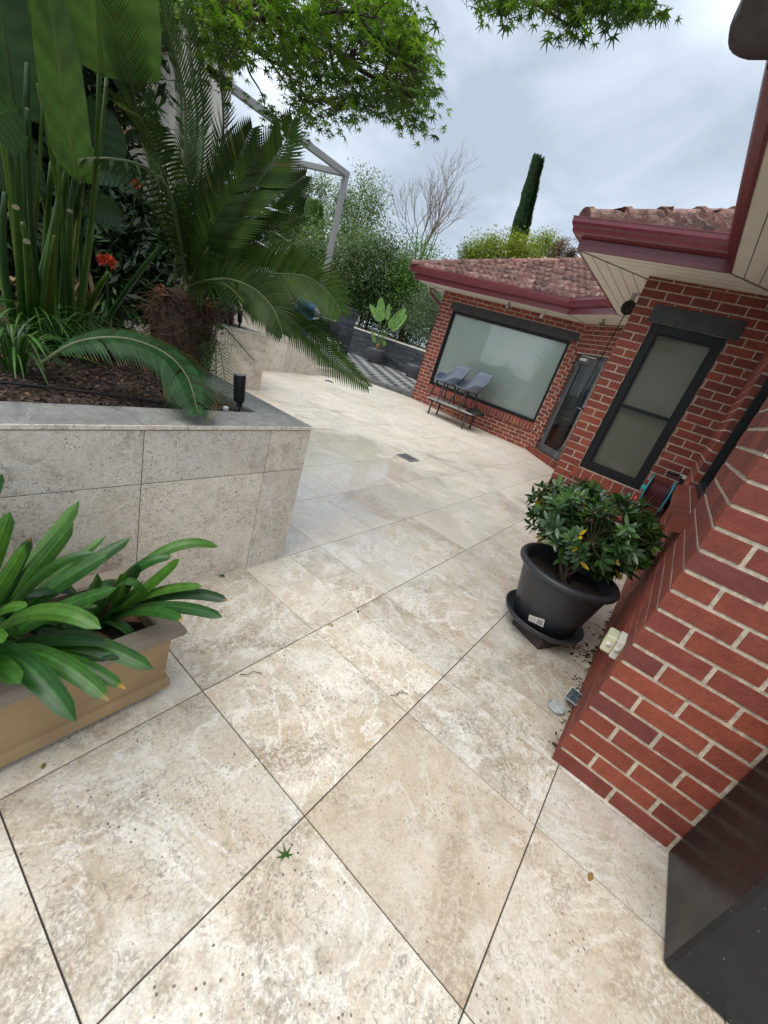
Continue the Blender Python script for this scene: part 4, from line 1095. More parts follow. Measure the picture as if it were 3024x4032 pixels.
cc_=Vector((p.x-.055,p.y+.045,.009)); g=MB(); g.disc(cc_,.042,20,nz=Vector((-.15,.1,1))); g.tube([cc_+Vector((.042*math.cos(a_),.042*math.sin(a_),.002)) for a_ in [i*.314 for i in range(21)]],.004,6); g.build('cap',M['pvc'],dp)
# crumbs of soil and leaf litter along the wall foot and around the pot
g=MB(); r=random.Random(44)
for k in range(190):
    q_=r.random()
    if q_<.55: x_=r.uniform(1.75,3.6); y_=YD+.006+abs(r.gauss(0,.014))
    else: x_=r.gauss(2.75,.16); y_=r.gauss(-.14,.04)
    if y_<YD+.004: y_=YD+.01
    L=r.uniform(.002,.009)*(2 if r.random()<.12 else 1); an=r.uniform(0,6.28); u=Vector((math.cos(an),math.sin(an),r.uniform(-.1,.5)))*L; v=Vector((-math.sin(an),math.cos(an),.2))*L*.6; pp_=Vector((x_,y_,.0035))
    g.add([pp_-u-v,pp_+u-v,pp_+u+v,pp_-u+v,pp_+Vector((0,0,L*.6))],[(0,1,4),(1,2,4),(2,3,4),(3,0,4)],r.choice([(.5,.4,.35),(.9,.8,.7),(.3,.25,.2),(1.8,1.4,1.0)]))
lo_=g.build('leaf_litter',M['mulch'],kind='stuff'); lo_['label']='dark soil crumbs and leaf bits along the foot of the brick wall'; lo_['category']='leaf litter'

# hose reel on the narrow-window wall
hr=thing('hose_reel','teal hose reel with maroon hose on the brick wall under the narrow window','hose reel',(5.4,.0,.8))
def HX(x,y): return (2450+x*.2261,1750+y*.2261)
tops=[onx(*HX(570,500),5.28),onx(*HX(945,645),5.28)]; bots=[onx(*HX(270,1020),5.28),onx(*HX(635,1180),5.28)]
for a_,b_ in zip(tops,bots):
    c_=(a_+b_)/2; rad=(a_-b_).length/2; g=MB()
    g.tube([c_+Vector((0,-.008,0)),c_+Vector((0,.008,0))],[rad,rad],36); g.build('reel_disc',M['teal'],hr)
ca=(tops[0]+bots[0])/2; cb=(tops[1]+bots[1])/2; g=MB(); r=random.Random(5)
for L_ in range(3):
    rad=.075+L_*.022; n_=9
    pts=[]
    for i in range(n_*18):
        a=i/18*2*math.pi; t=i/(n_*18); p_=ca.lerp(cb,.08+.84*t); pts.append(p_+Vector((math.cos(a)*rad,0,math.sin(a)*rad)))
    g.tube(pts,.010,6)
pe=cb.lerp(ca,.5); g.tube(poly([pe+Vector((-.12,0,0)),pe+Vector((-.13,.03,-.12)),pe+Vector((-.10,.07,-.22)),pe+Vector((-.05,.08,-.12))],8),.010,6)
g.build('hose',M['hose'],hr)
g=MB(); g.tube([ca+Vector((0,.05,0)),cb+Vector((0,-.04,0))],.03,12); g.build('spindle',M['teal'],hr)
g=MB(); g.box((5.30,cb.y-.075,cb.z-.05),(5.446,cb.y-.02,cb.z+.22),bev=.005); h0=onx(*HX(1000,545),5.33); h1=onx(*HX(780,480),5.33); g.tube([h0,h1],.013,10); g.bar(Vector((5.36,cb.y-.05,cb.z+.2)),Vector((5.33,h0.y,h0.z)),.04,.02); g.build('bracket',M['metal_dark'],hr)
g=MB(); q0=onx(*HX(1005,545),5.33); g.obox(q0+Vector((-.01,-.10,-.02)),Vector((.02,0,0)),Vector((0,.10,0)),Vector((0,0,.035)),(1,1,1),0,.002); g.build('tag',M['white'],hr)
g=MB(); q0=onx(*HX(300,950),5.25); q1=onx(*HX(210,925),5.25); g.tube([q0,q1],[.016,.020],10); g.build('nozzle',M['red'],hr)
# tap and pipes in the corner
tp=thing('garden_tap','brass garden tap with green pipes in the corner below the hose reel','tap',(5.4,-.1,.35))
g=MB(); g.tube([(5.39,-.155,.0),(5.39,-.155,.62)],.010,8); g.tube([(5.39,-.10,.0),(5.39,-.10,.42)],.010,8); g.build('pipe',simple('green pipe',(.04,.11,.07),.5),tp)
g=MB(); g.tube([(5.37,-.195,.0),(5.37,-.195,.7)],.012,8); g.build('pipe',simple('grey pipe',(.07,.06,.055),.6),tp,label='dark pipe')
q0=onx(*HX(600,1370),5.36); g=MB(); g.tube([q0+Vector((0,-.02,0)),q0,q0+Vector((-.05,.03,.01)),q0+Vector((-.07,.05,-.03))],.013,8); g.tube([q0+Vector((-.02,.01,.0)),q0+Vector((-.02,.01,.07))],.007,8); g.build('tap_body',M['steel'],tp)
q1=onx(*HX(430,1350),5.34); g=MB(); g.tube([q1+Vector((0,-.02,.01)),q1+Vector((0,.02,-.01))],.016,8); g.build('hose_connector',M['red'],tp)

# black retractable cord and pull string under the angled eave
cp=onz(2474,1212,ZS-.08); cp=Vector((cp.x*.93,cp.y*.93,CAMH+(cp.z-CAMH)*.93)); cr_=thing('cord_reel','round black cord reel hanging from the soffit, its black cord dangling','cord reel',cp)
g=MB(); vd=Vector((-.95,-.25,-.1)).normalized(); g.tube([cp-vd*.03,cp-vd*.028,cp+vd*.028,cp+vd*.03],[.06,.085,.085,.06],24); g.build('reel_case',M['net'],cr_)
g=MB(); g.bar(cp+Vector((0,0,.05)),Vector((cp.x,cp.y,ZS)),.05,.05); g.build('bracket',M['steel'],cr_)
for k in range(4): g=MB(); g.disc(cp+vd*.0315+Vector((0,.03*math.cos(k*1.57),.03*math.sin(k*1.57))),.006,8,nz=vd); g.build('screw',M['steel'],cr_)
def below(px,py): 
    r_=ray((px,py)); t=(r_[0]*cp.x+r_[1]*cp.y)/(r_[0]**2+r_[1]**2); return Vector((cp.x,cp.y,CAMH+r_[2]*t))
zb_=below(2290,1555).z
g=MB(); c0=Vector((cp.x,cp.y,0)); dist_=cp.to_2d().length
side=Vector((cp.y,-cp.x,0)).normalized()
P_=lambda px,py: at(px,py,1.0)
def onplane(px,py):
    r_=Vector(ray((px,py))); nn=Vector((cp.x,cp.y,0)).normalized(); t=dist_/r_.dot(nn); return Vector((0,0,CAMH))+r_*t
g.tube(poly([cp+Vector((0,0,-.06)),onplane(2425,1300),onplane(2360,1420),onplane(2292,1545)],8),.007,6); g.tube(poly([onplane(2292,1545),onplane(2273,1580),onplane(2280,1598),onplane(2302,1612)],6),.011,6); g.build('cord',M['net'],cr_)
sc_=thing('pull_string','thin pale string with a small hook hanging in front of the glazed door','string',onplane(2386,1412))
g=MB(); g.tube([onplane(2386,1412),onplane(2340,1520),onplane(2240,1720),onplane(2152,1845)],.0022,4); g.tube([onplane(2152,1845),onplane(2147,1858),onplane(2168,1872)],.004,5); g.build('string',M['white'],sc_)

# ------------------------------------------------------------------ bench, two chairs, net bag
bz=.06
bn=thing('garden_bench','low bench with pale slab top and dark legs under the wide window','bench',(8.75,4.33,bz))
g=MB(); g.box((8.47,3.72,.405),(9.02,4.93,.430),bev=.004); g.build('seat',M['slab'],bn)
g=MB(); g.box((8.50,3.75,.375),(8.99,4.90,.404)); g.build('seat_frame',M['chairleg'],bn)
for (x_,y_) in ((8.54,4.80),(8.95,4.80),(8.54,3.86),(8.95,3.86)):
    g=MB(); g.tube([(x_,y_,bz-.01),(x_,y_,.376)],.021,10); g.build('leg',M['chairleg'],bn)
def chair(cx,cy,face,label,zb=.43):
    t_=thing('tub_chair',label,'chair',(0,0,0),'grey tub chairs standing on the bench')
    fx=Vector((math.cos(face),math.sin(face),0)); sx=Vector((-math.sin(face),math.cos(face),0)); O=Vector((cx,cy,zb))
    U,V_=48,16; vs=[]
    def sm(x): x=max(0,min(1,x)); return x*x*(3-2*x)
    for j in range(V_+1):
        v=j/V_
        for i in range(U):
            a=2*math.pi*i/U; aa=abs(a if a<=math.pi else a-2*math.pi)      # 0 = back, pi = front
            h=.014+.155*(1-sm((aa-1.75)/.85))+.27*(1-sm((aa-.60)/.60))
            rim=.295+.055*(1-sm((aa-.5)/1.2)); flat=.55
            if v<flat: rad=.25*(v/flat); z_=-.018*(1-(v/flat)**2); out=0
            else:
                u=(v-flat)/(1-flat); rad=lerp(.25,rim,math.sin(u*math.pi/2)); z_=h*u**1.35; out=.085*u*u*(1-sm((aa-.5)/.8))
            x_=-math.cos(a)*rad*.97-out+.01; y_=math.sin(a)*rad*1.03
            vs.append(O+fx*x_+sx*y_+Vector((0,0,.425+z_)))
    fs=[(j*U+i,j*U+(i+1)%U,(j+1)*U+(i+1)%U,(j+1)*U+i) for j in range(V_) for i in range(U)]
    m_=MB(); m_.add(vs,fs,(1,1,1),0,True)
    t_.location=O
    ob=m_.build('shell',M['chairshell'],t_); md=ob.modifiers.new('thick','SOLIDIFY'); md.thickness=.012; md.offset=-1
    f=MB(); f.obox(O+fx*-.17+sx*-.17+Vector((0,0,.385)),fx*.34,sx*.03,Vector((0,0,.03))); f.obox(O+fx*-.17+sx*.14+Vector((0,0,.385)),fx*.34,sx*.03,Vector((0,0,.03))); f.obox(O+fx*-.16+sx*-.14+Vector((0,0,.386)),fx*.03,sx*.28,Vector((0,0,.028))); f.obox(O+fx*.13+sx*-.14+Vector((0,0,.386)),fx*.03,sx*.28,Vector((0,0,.028))); f.build('seat_frame',M['chairleg'],t_)
    for (a_,b_) in ((1,1),(1,-1),(-1,1),(-1,-1)):
        l_=MB(); l_.tube([O+fx*.15*a_+sx*.155*b_+Vector((0,0,.40)),O+fx*.225*a_+sx*.215*b_],[.020,.012],8); l_.build('leg',M['chairleg'],t_)
    return t_
chair(8.74,4.70,math.radians(152),'left one of two grey tub chairs, nearer the house corner, standing on the bench')
chair(8.74,4.13,math.radians(152),'right one of two grey tub chairs, nearer the door, standing on the bench')
nb=MB(); r=random.Random(3)
def nh(x,y): return .10*max(0,1-((x/.26)**2+(y/.2)**2))+.006+.012*math.sin(x*40)*math.sin(y*31)
for i in range(17):
    for fl in (0,1):
        pts=[]
        for k in range(14):
            a=-.24+.48*i/16; b_=-.2+.4*k/13; x_,y_=(a,b_) if fl else (b_*1.1,a*.85)
            if (x_/.27)**2+(y_/.21)**2>1.: continue
            pts.append(Vector((8.80+x_*.9,3.80+y_,.432+nh(x_,y_))))
        if len(pts)>1: nb.tube(pts,.0055,4)
for s_ in (0,1): nb.tube([Vector((8.80+.25*math.cos(a),3.80+.2*math.sin(a),.44)) for a in [k*.35 for k in range(19)]],.012,6)
tn=thing('net_bag','crumpled black net bag lying on the right end of the bench','net bag',(8.8,3.8,.43)); nb.build('netting',M['net'],tn)

# ------------------------------------------------------------------ garden spotlights
def garden_spot(base,label,scale=1.):
    t_=thing('garden_spotlight',label,'spotlight',base,'black garden spotlights in the planters'); b=Vector(base); s=scale
    g=MB(); g.tube([b+Vector((0,0,-.04)),b+Vector((0,0,.03*s))],.010*s,8); g.bar(b+Vector((0,0,.02*s)),b+Vector((.012,0,.085*s)),.030*s,.012*s); g.tube([b+Vector((-.012,0,.01)),b+Vector((0,-.01,.05*s))],.014*s,8); g.build('bracket',M['metal_dark'],t_)
    a=Vector((-.10,.05,1)).normalized(); c=b+Vector((.004,0,.075*s)); g=MB(); g.tube([c,c+a*.006*s,c+a*.135*s,c+a*.14*s],[.022*s,.028*s,.031*s,.031*s],20); g.build('lamp_head',M['metal_dark'],t_)
    g=MB(); g.disc(c+a*.1405*s,.026*s,20,nz=a); g.build('lens',M['steel'],t_)
    return t_
garden_spot((1.335,1.86,.835),'black garden spotlight at the corner of the big near planter')
q_=ony(942,1278,5.95); garden_spot((q_.x,5.95,.85),'black garden spotlight beside the small cycad in the far planter',1.25)
g=MB(); g.box((1.25,1.835,.865),(1.27,1.86,.885),bev=.003); o_=g.build('cable_joint',simple('clear connector',(.55,.58,.6),.15)); o_['label']='small clear cable joint lying on mulch beside the near spotlight'; o_['category']='cable joint'
g=MB(); pts=poly([(-.3,2.35,.835),(.2,2.2,.84),(.7,2.12,.838),(1.05,1.98,.842),(1.26,1.86,.86),(1.33,1.86,.85)],8); g.tube(pts,.006,6); o_=g.build('garden_cable',M['net']); o_['label']='black cable snaking over the mulch to the near spotlight'; o_['category']='cable'

# ------------------------------------------------------------------ cycads
CY=[(.026,.052,.010),(.032,.064,.012),(.040,.078,.014)]
def frond(mb,rm,pts3,n,Lmax,seed,upv=Vector((0,0,1)),droop=.25,col=None,w=.0082,start=.16,v=.25,tipy=False,fwd=.55,sidev=None,facing=0):
    r=random.Random(seed); pts=poly(pts3,14); k=len(pts)
    rm.tube(pts,[lerp(.0105,.0022,i/(k-1)) for i in range(k)],6,[(1.0,1.15,.75) if i<k*.5 else (.9,1.1,.7) for i in range(k)])
    cum=[0]
    for i in range(1,k): cum.append(cum[-1]+(pts[i]-pts[i-1]).length)
    T=cum[-1]
    base=col or r.choice(CY)
    for i in range(n):
        t=start+(1-start)*(i/(n-1)); d_=t*T; j=1
        while j<k-1 and cum[j]<d_: j+=1
        f_=(d_-cum[j-1])/max(1e-6,cum[j]-cum[j-1]); p=pts[j-1].lerp(pts[j],f_); tg=(pts[j]-pts[j-1]).normalized()
        uv_=upv*(1-facing)+(Vector((0,0,CAMH))-p).normalized()*facing
        sv_=sidev if sidev is not None else tg.cross(uv_)
        if sv_.length<.05: sv_=Vector((1,0,0))
        sv_=(sv_-tg*sv_.dot(tg)).normalized(); nn=sv_.cross(tg).normalized()
        if nn.dot(uv_)<0: nn=-nn
        L=Lmax*(min(1,(t-start)/.22+.30))*(1-max(0,(t-.70)/.30)**1.6*.72)
        fw=lerp(fwd*.7,fwd*1.5,t)
        for sg in (-1,1):
            d2=(sv_*sg+tg*fw+nn*v).normalized(); L2=L*r.uniform(.94,1.05)
            q0=p; c_=vary(base,.30,r)
            if r.random()<.03: continue
            if r.random()<.006: c_=(.10,.095,.025)
            a1=p+d2*L2*.38; a2=p+d2*L2*.75-Vector((0,0,droop*L2*.30))+tg*L2*.04; a3=p+d2*L2*.97-Vector((0,0,droop*L2*.72))+tg*L2*.10
            wn=nn*w*.5; wt=tg*w*.5
            tc=(.70,.52,.05) if (tipy and sg<0 and t>.15) else c_
            tc2=(.35,.18,.04) if (tipy and r.random()<.3) else tc
            lc=(min(1,c_[0]*1.15),min(1,c_[1]*1.12),c_[2]); a25=a2.lerp(a3,.45)
            vs=[q0-wt*.6,q0+wt*.6,a1-wt,a1+wt,a2-wt*.58,a2+wt*.58,a25-wt*.30,a25+wt*.30,a3]
            mb.add(vs,[(0,1,3,2),(2,3,5,4),(4,5,7,6),(6,7,8)],[c_,c_,lc,lc,c_,c_,tc,tc,tc2],0,False)
def cyc_trunk(mb,hair,base,top,r0,r1,seed,nsc=520):
    r=random.Random(seed); b=Vector(base);t=Vector(top); ax=(t-b)
    mb.tube([b,b.lerp(t,.3),b.lerp(t,.75),t,t+ax*.06],[r0*.85,r0,r1,r1*.8,r1*.3],20,(.55,.42,.36))
    for k in range(nsc):
        a=k*2.39996; h=(k+.5)/nsc; p=b.lerp(t,h); rad=lerp(r0,r1*.95,h)*(.92 if h>.05 else .85)
        rd=Vector((math.cos(a),math.sin(a),0)); up=Vector((0,0,1)); L=r.uniform(.025,.06)*(1.2 if h>.85 else 1); sd_=rd.cross(up)
        d_=(rd*.8+up*r.uniform(-.2,.9)).normalized(); q=p+rd*rad*.9; w_=r.uniform(.008,.016)
        c=r.choice([(.9,.6,.45),(.6,.42,.34),(1.3,.85,.55),(.4,.3,.26)])
        if h>.9 and r.random()<.7: c=(3.6,1.9,.7)
        mb.add([q-sd_*w_,q+sd_*w_,q+sd_*w_*.6+d_*L,q-sd_*w_*.6+d_*L,q+d_*L*.5+up*.008],[(0,1,2,3),(0,3,4),(1,4,2)],c)
    for k in range(430):
        a=r.uniform(0,6.28); h=r.uniform(0,1); p=b.lerp(t,h); rad=lerp(r0,r1,h); rd=Vector((math.cos(a),math.sin(a),0)); q=p+rd*rad
        L=r.uniform(.05,.15); tn=rd.cross(Vector((0,0,1)))*r.uniform(-1,1); e=q+(rd*r.uniform(.1,.6)+tn+Vector((0,0,r.uniform(-1.2,.3)))).normalized()*L
        hair.tube([q,q.lerp(e,.5)+rd*.02,e],[.0022,.0018,.001],3,r.choice([(1.6,1.2,.95),(1.0,.75,.6),(2.3,1.8,1.4)]),cap=False)
B0=onz(705,1478,.82); B0=Vector((B0.x,B0.y,.80))
r_=ray((722,1145)); tt_=(r_[0]*B0.x+r_[1]*B0.y)/(r_[0]**2+r_[1]**2); CZ=CAMH+r_[2]*tt_
CR=Vector((B0.x,B0.y,CZ)); D0=(CR-Vector((0,0,CAMH))).length
print('cycad base',B0,'crown',CR,'dist',D0)
cyc=thing('cycad','big cycad with shaggy brown trunk and arching dark fronds in the near planter','cycad',B0)
mb=MB(); hr_=MB(); cyc_trunk(mb,hr_,B0,CR+Vector((0,0,-.02)),.185,.165,4); mb.build('trunk',M['bark'],cyc); hr_.build('trunk_fibre',M['bark'],cyc)
FR=[ # (photo x, photo y, distance) along each stalk; leaflet length, count, droop, v, forward lean
 ([(640,860,2.8),(560,520,2.75),(480,180,2.45),(400,-80,2.2)],.16,120,.05,.55,1.15), ([(715,800,2.85),(730,420,2.8),(660,100,2.7),(620,-120,2.7)],.115,120,.05,.6,1.2),
 ([(745,800,2.9),(775,480,3.0),(745,150,3.0),(720,-120,3.0)],.115,115,.0,.6,1.2), ([(770,850,3.1),(800,560,3.1),(790,300,3.2),(765,110,3.3)],.10,90,.05,.6,1.2),
 ([(790,850,3.1),(875,560,3.2),(860,250,3.3),(800,-60,3.4)],.125,120,.0,.6,1.2), ([(690,860,2.9),(630,640,2.7),(560,480,2.5),(470,420,2.3)],.20,70,.3,.3,.8),
 ([(790,960,2.85),(842,842,2.8),(920,680,2.8),(992,510,2.8)],.19,96,.05,.4,.75), ([(800,1010,2.85),(900,870,2.8),(1030,700,2.8),(1110,590,2.8),(1150,480,2.8)],.20,104,.05,.45,.75),
 ([(820,1030,2.9),(930,910,2.9),(1070,790,2.9),(1200,695,2.95)],.19,100,.10,.35,.75), ([(850,1060,3.2),(950,960,3.3),(1090,890,3.5),(1190,850,3.6)],.18,80,.25,.3,.7),
 ([(700,900,2.6),(660,740,2.35),(560,655,2.2),(440,625,2.1),(335,625,2.1)],.12,44,1.1,.05,.3), ([(860,1090,2.9),(980,1078,2.85),(1090,1078,2.8),(1211,1092,2.75),(1300,1160,2.7),(1342,1235,2.65)],.24,108,.15,.45,.7),
 ([(800,1110,2.75),(900,1100,2.65),(1000,1139,2.55),(1075,1215,2.45),(1112,1310,2.4)],.20,105,.25,.35,.7), ([(870,1140,2.9),(1000,1170,2.9),(1120,1245,2.85),(1230,1330,2.8),(1330,1425,2.75),(1446,1520,2.7)],.16,108,.25,.35,.7),
 ([(860,1130,3.1),(960,1120,3.1),(1100,1170,3.1),(1250,1290,3.0),(1340,1370,3.0)],.17,90,.4,.25,.7), ([(850,1050,3.4),(960,1000,3.5),(1080,980,3.7),(1180,1000,3.8)],.17,80,.3,.25,.8),
 ([(840,1120,2.7),(900,1130,2.5),(960,1190,2.3)],.13,40,.6,.2,.6)]
fsm=leafmat('frond stalk',.45,.0)
for i,(cps,Lf,n_,dr_,v_,fw_) in enumerate(FR):
    lm=MB(); rm=MB(); a=random.Random(i); off=Vector((a.uniform(-.07,.07),a.uniform(-.07,.07),a.uniform(-.03,.03)))
    frond(lm,rm,[CR+off]+[at(*q_) for q_ in cps],int(n_*.60),Lf,i,droop=dr_,v=v_,col=((.050,.098,.034) if i<5 else ((.026,.052,.010),(.038,.076,.013),(.022,.044,.009),(.042,.082,.014))[i%4]),fwd=fw_,w=(.0145 if i<5 else .0190),facing=.8 if i in (6,7,8,9,11,12,13,14) else (.35 if i==5 else 0))  # upright fronds get a paler, silvery green in place of their highlights
    lo=lm.build('frond',M['cycleaf'],cyc); rm.build('frond_stalk',fsm,lo)
for mm in (bpy.data.materials['frond stalk'],):
    pn=[n for n in mm.node_tree.nodes if n.type=='MIX_RGB'][0]
    pn.inputs[1].default_value=(.10,.125,.05,1)
    for l_ in list(mm.node_tree.links):
        if l_.to_node==pn and l_.to_socket==pn.inputs[1]: mm.node_tree.links.remove(l_)
# bright low frond in front
pup=thing('cycad_pup','low young cycad with one long yellow-tipped frond over the mulch','cycad',(.55,2.35,.82))
lm=MB(); rm=MB(); frond(lm,rm,[at(150,1440,2.35),at(300,1350,2.3),at(480,1332,2.25),at(640,1385,2.2),at(735,1480,2.1),at(780,1625,1.95)],66,.165,77,droop=.55,v=.12,col=(.018,.060,.017),tipy=True,w=.0145,start=.12,facing=.3)
lo=lm.build('frond',M['cycleaf'],pup); rm.build('frond_stalk',bpy.data.materials['frond stalk'],lo)
# thin wispy pup fronds under the crown, right
for i,(m_,t_) in enumerate((((860,1350,2.6),(900,1590,2.4)),((870,1280,2.7),(1000,1420,2.6)),((850,1400,2.7),(850,1560,2.5)))):
    lm=MB(); rm=MB(); st_=B0+Vector((.12,-.10,.12+.1*i)); frond(lm,rm,[st_,st_.lerp(at(*m_),.5),at(*m_),at(*t_)],34,.15,90+i,droop=.5,v=.1,col=(.030,.075,.022),w=.0045)
    lo=lm.build('frond',M['cycleaf'],cyc); rm.build('frond_stalk',bpy.data.materials['frond stalk'],lo)
# far small cycad
cb=ony(865,1250,6.15); cb=Vector((cb.x,6.15,.84)); c2=thing('cycad','small cycad with a dark stubby trunk in the farther planter','cycad',cb)
mb=MB(); hr_=MB(); cyc_trunk(mb,hr_,cb,cb+Vector((0,0,.34)),.20,.17,9,260); mb.build('trunk',M['bark'],c2); hr_.build('trunk_fibre',M['bark'],c2)
r=random.Random(31)
for i in range(15):
    a=i*.42+.1; el=r.uniform(.1,.8); st_=cb+Vector((0,0,.36)); L_=r.uniform(.8,1.15); hd_=Vector((math.cos(a),math.sin(a),0))
    mid=st_+hd_*L_*.5*math.cos(el)+Vector((0,0,L_*.55*math.sin(el)+.12)); tip=st_+hd_*L_*math.cos(el*.7)+Vector((0,0,L_*.55*math.sin(el)-.12))
    lm=MB(); rm=MB(); frond(lm,rm,[st_,mid,tip],46,.16,200+i,droop=.3,v=.3,col=(.050,.110,.060),w=.011)
    lo=lm.build('frond',M['cycleaf'],c2); rm.build('frond_stalk',bpy.data.materials['frond stalk'],lo)
st_=ony(905,1225,6.1)
for i,tp_ in enumerate(((1010,1262),(975,1275),(940,1180))):
    lm=MB(); rm=MB(); tip=ony(*tp_,6.0); frond(lm,rm,[cb+Vector((.15,0,.05)),(cb+tip)/2+Vector((.05,0,.22)),tip],34,.13,300+i,droop=.4,v=.3,col=(.035,.10,.04),w=.010)
    lo=lm.build('frond',M['cycleaf'],c2); rm.build('frond_stalk',bpy.data.materials['frond stalk'],lo)

# ------------------------------------------------------------------ giant strelitzia clump
SB=onz(215,1300,.82); SB=Vector((SB.x,SB.y,.80)); print('strel base',SB)
stl=thing('strelitzia','tall clump of giant strelitzia with thick green stalks and paddle leaves at far left','strelitzia',SB)
r=random.Random(12); mb=MB()
ST=[ # base px x, top px,py,d, radius
 (45,(170,380,2.7),.015),(230,(60,300,3.0),.014),(180,(240,560,2.7),.014),(110,(20,500,2.6),.016),(340,(250,350,3.1),.015),(20,(330,150,3.1),.018),(330,(150,330,2.8),.018),(120,(330,420,3.0),.017),(290,(180,200,2.9),.018),(60,( -30,300,2.9),.020),(95,(60,560,2.6),.022),(120,(110,250,2.7),.024),(150,(110,430,2.5),.022),(175,(205,640,3.1),.026),(200,(260,480,3.0),.022),
 (225,(250,150,3.0),.022),(245,(300,640,2.9),.020),(262,(285,280,2.8),.020),(280,(350,520,3.2),.018),(300,(390,290,2.9),.021),(330,(420,300,3.3),.020),
 (30,(20,760,2.7),.024),(85,(90,880,2.5),.022),(140,(60,640,3.2),.020),(350,(395,640,3.4),.018),(10,(-60,500,3.1),.024),(310,(300,700,3.3),.022)]
for (bx_,t_,rad) in ST:
    b=onz(bx_,1330+r.uniform(-30,40),.82); b=Vector((b.x,b.y,.80)); b=b.lerp(SB,.25); tip=at(*t_)
    m_=b.lerp(tip,.5)+Vector((r.uniform(-.04,.04),r.uniform(-.04,.04),0)); pts=thru(b,m_,tip,10)
    c=r.choice([(.070,.150,.035),(.095,.18,.035),(.050,.115,.036),(.13,.21,.030)])
    mb.tube(pts,[lerp(rad*.98,rad*.42,i/9) for i in range(10)],8,[tuple(v*(1.35-.5*i/9) for v in c) for i in range(10)])
for (bx_,tx,ty,d_) in ((60,62,815,2.55),(100,105,950,2.5),(285,275,830,2.9)):   # cut stalks
    b=onz(bx_,1345,.82); b=Vector((b.x,b.y,.80)).lerp(SB,.2); tip=at(tx,ty,d_); mb.tube([b,b.lerp(tip,.5),tip],[.022,.017,.013],8,[(.05,.13,.02),(.06,.15,.02),(.09,.17,.03)],cap=False); mb.disc(tip,.0128,8,(.16,.14,.08),0,(tip-b))
# leaning stalks
for a_,b_,rad,c in (((300,1330),(425,1075,2.9),.020,(.10,.17,.025)),((380,1330),(640,960,2.9),.016,(.045,.12,.03)),((180,1340),(215,930,2.6),.014,(.14,.18,.03)),((250,1200),(320,720,2.9),.022,(.04,.10,.02))):
    b=onz(a_[0],a_[1],.82); tip=at(*b_); mb.tube(thru(b,b.lerp(tip,.5)+Vector((0,0,.03)),tip,6),[rad*1.3,rad*1.1,rad,rad*.9,rad*.8,rad*.5],7,c)
mb.build('stalks',M['strel'],stl)
def paddle(parent,base,tip,wid,side,col,curve=.0,fold=.22,seed=0,name='leaf',shape=1.0,tilt=None):
    r=random.Random(seed); n=26; base=Vector(base);tip=Vector(tip); view=(Vector((0,0,CAMH))-(base+tip)/2).normalized()
    m_=(base+tip)/2+side*curve; pts=thru(base,m_,tip,n); nv_=8; vs=[];cl=[]
    tg=(tip-base).normalized(); s_=tg.cross(view).normalized()
    if tilt: s_=Matrix.Rotation(tilt,3,tg)@s_
    nn=s_.cross(tg)
    for i,p in enumerate(pts):
        t=i/(n-1); w_=wid*.5*(min(1,(t/.16))**.55)*(1-max(0,(t-.45)/.55)**2.0)**.6 if t<1 else 0.002
        w_=max(.002,w_)
        for j in range(-nv_,nv_+1):
            u=j/nv_; ripple=.006*math.sin(t*55+abs(u)*9+r.uniform(-.2,.2))*abs(u)
            p2=p+s_*w_*u*(1.0)+nn*(fold*w_*abs(u)**1.1+ripple)
            k=1+.17*math.sin(t*120+abs(u)*6)*(abs(u)>.08)+r.uniform(-.05,.05); mid=(1.5,1.35,1.2) if j==0 else (1,1,1)
            if r.random()<.0: pass
            vs.append(p2); cl.append((col[0]*k*mid[0],col[1]*k*mid[1],col[2]*k*mid[2]))
    W_=2*nv_+1; fs=[(i*W_+j,i*W_+j+1,(i+1)*W_+j+1,(i+1)*W_+j) for i in range(n-1) for j in range(W_-1)]
    g=MB(); g.add(vs,fs,cl,0,True); g.tube([p-nn*.004 for p in pts],[lerp(.010,.002,i/(n-1)) for i in range(n)],6,(col[0]*1.8,col[1]*1.5,col[2]*1.3))
    return g.build(name,M['strel'],parent)
sd_=Vector((0,0,0))
paddle(stl,at(300,712,2.75),at(165,-200,2.6),.150,Vector((.03,0,0)),(.085,.175,.034),seed=1)
paddle(stl,at(400,300,2.7),at(350,-420,2.6),.42,sd_,(.072,.145,.03),seed=2,fold=.12)
paddle(stl,at(60,470,2.9),at(-20,-200,2.9),.34,sd_,(.040,.088,.03),seed=3)
paddle(stl,at(-60,470,2.6),at(75,430,2.5),.22,sd_,(.05,.11,.035),seed=4)
paddle(stl,at(250,110,3.1),at(215,-350,3.1),.40,sd_,(.030,.070,.028),seed=5)
paddle(stl,at(332,790,3.2),at(487,866,3.2),.15,Vector((0,0,.03)),(.030,.070,.026),seed=6)
paddle(stl,at(300,700,3.3),at(345,560,3.3),.17,sd_,(.10,.21,.03),seed=7)
paddle(stl,at(20,760,3.0),at(-10,480,3.0),.30,sd_,(.026,.060,.024),seed=8)
paddle(stl,at(330,620,3.5),at(430,430,3.5),.30,sd_,(.026,.060,.030),seed=10)
paddle(stl,at(330,650,3.7),at(520,690,3.6),.16,sd_,(.035,.085,.04),seed=11)
r=random.Random(6); g=MB()
for k in range(60):
    p=SB+Vector((r.uniform(-.28,.22),r.uniform(-.25,.2),r.uniform(0,.30))); e=p+Vector((r.uniform(-.12,.12),r.uniform(-.12,.12),r.uniform(-.06,.24))); 
    g.ribbon([p,p.lerp(e,.5)+Vector((.01,.01,.01)),e],[.03,.022,.004],Vector((r.uniform(-1,1),r.uniform(-1,1),.2)),r.choice([(.16,.10,.06),(.26,.18,.11),(.10,.06,.045)]),0,.3)
g.build('dead_sheaths',M['deadleaf'],stl)

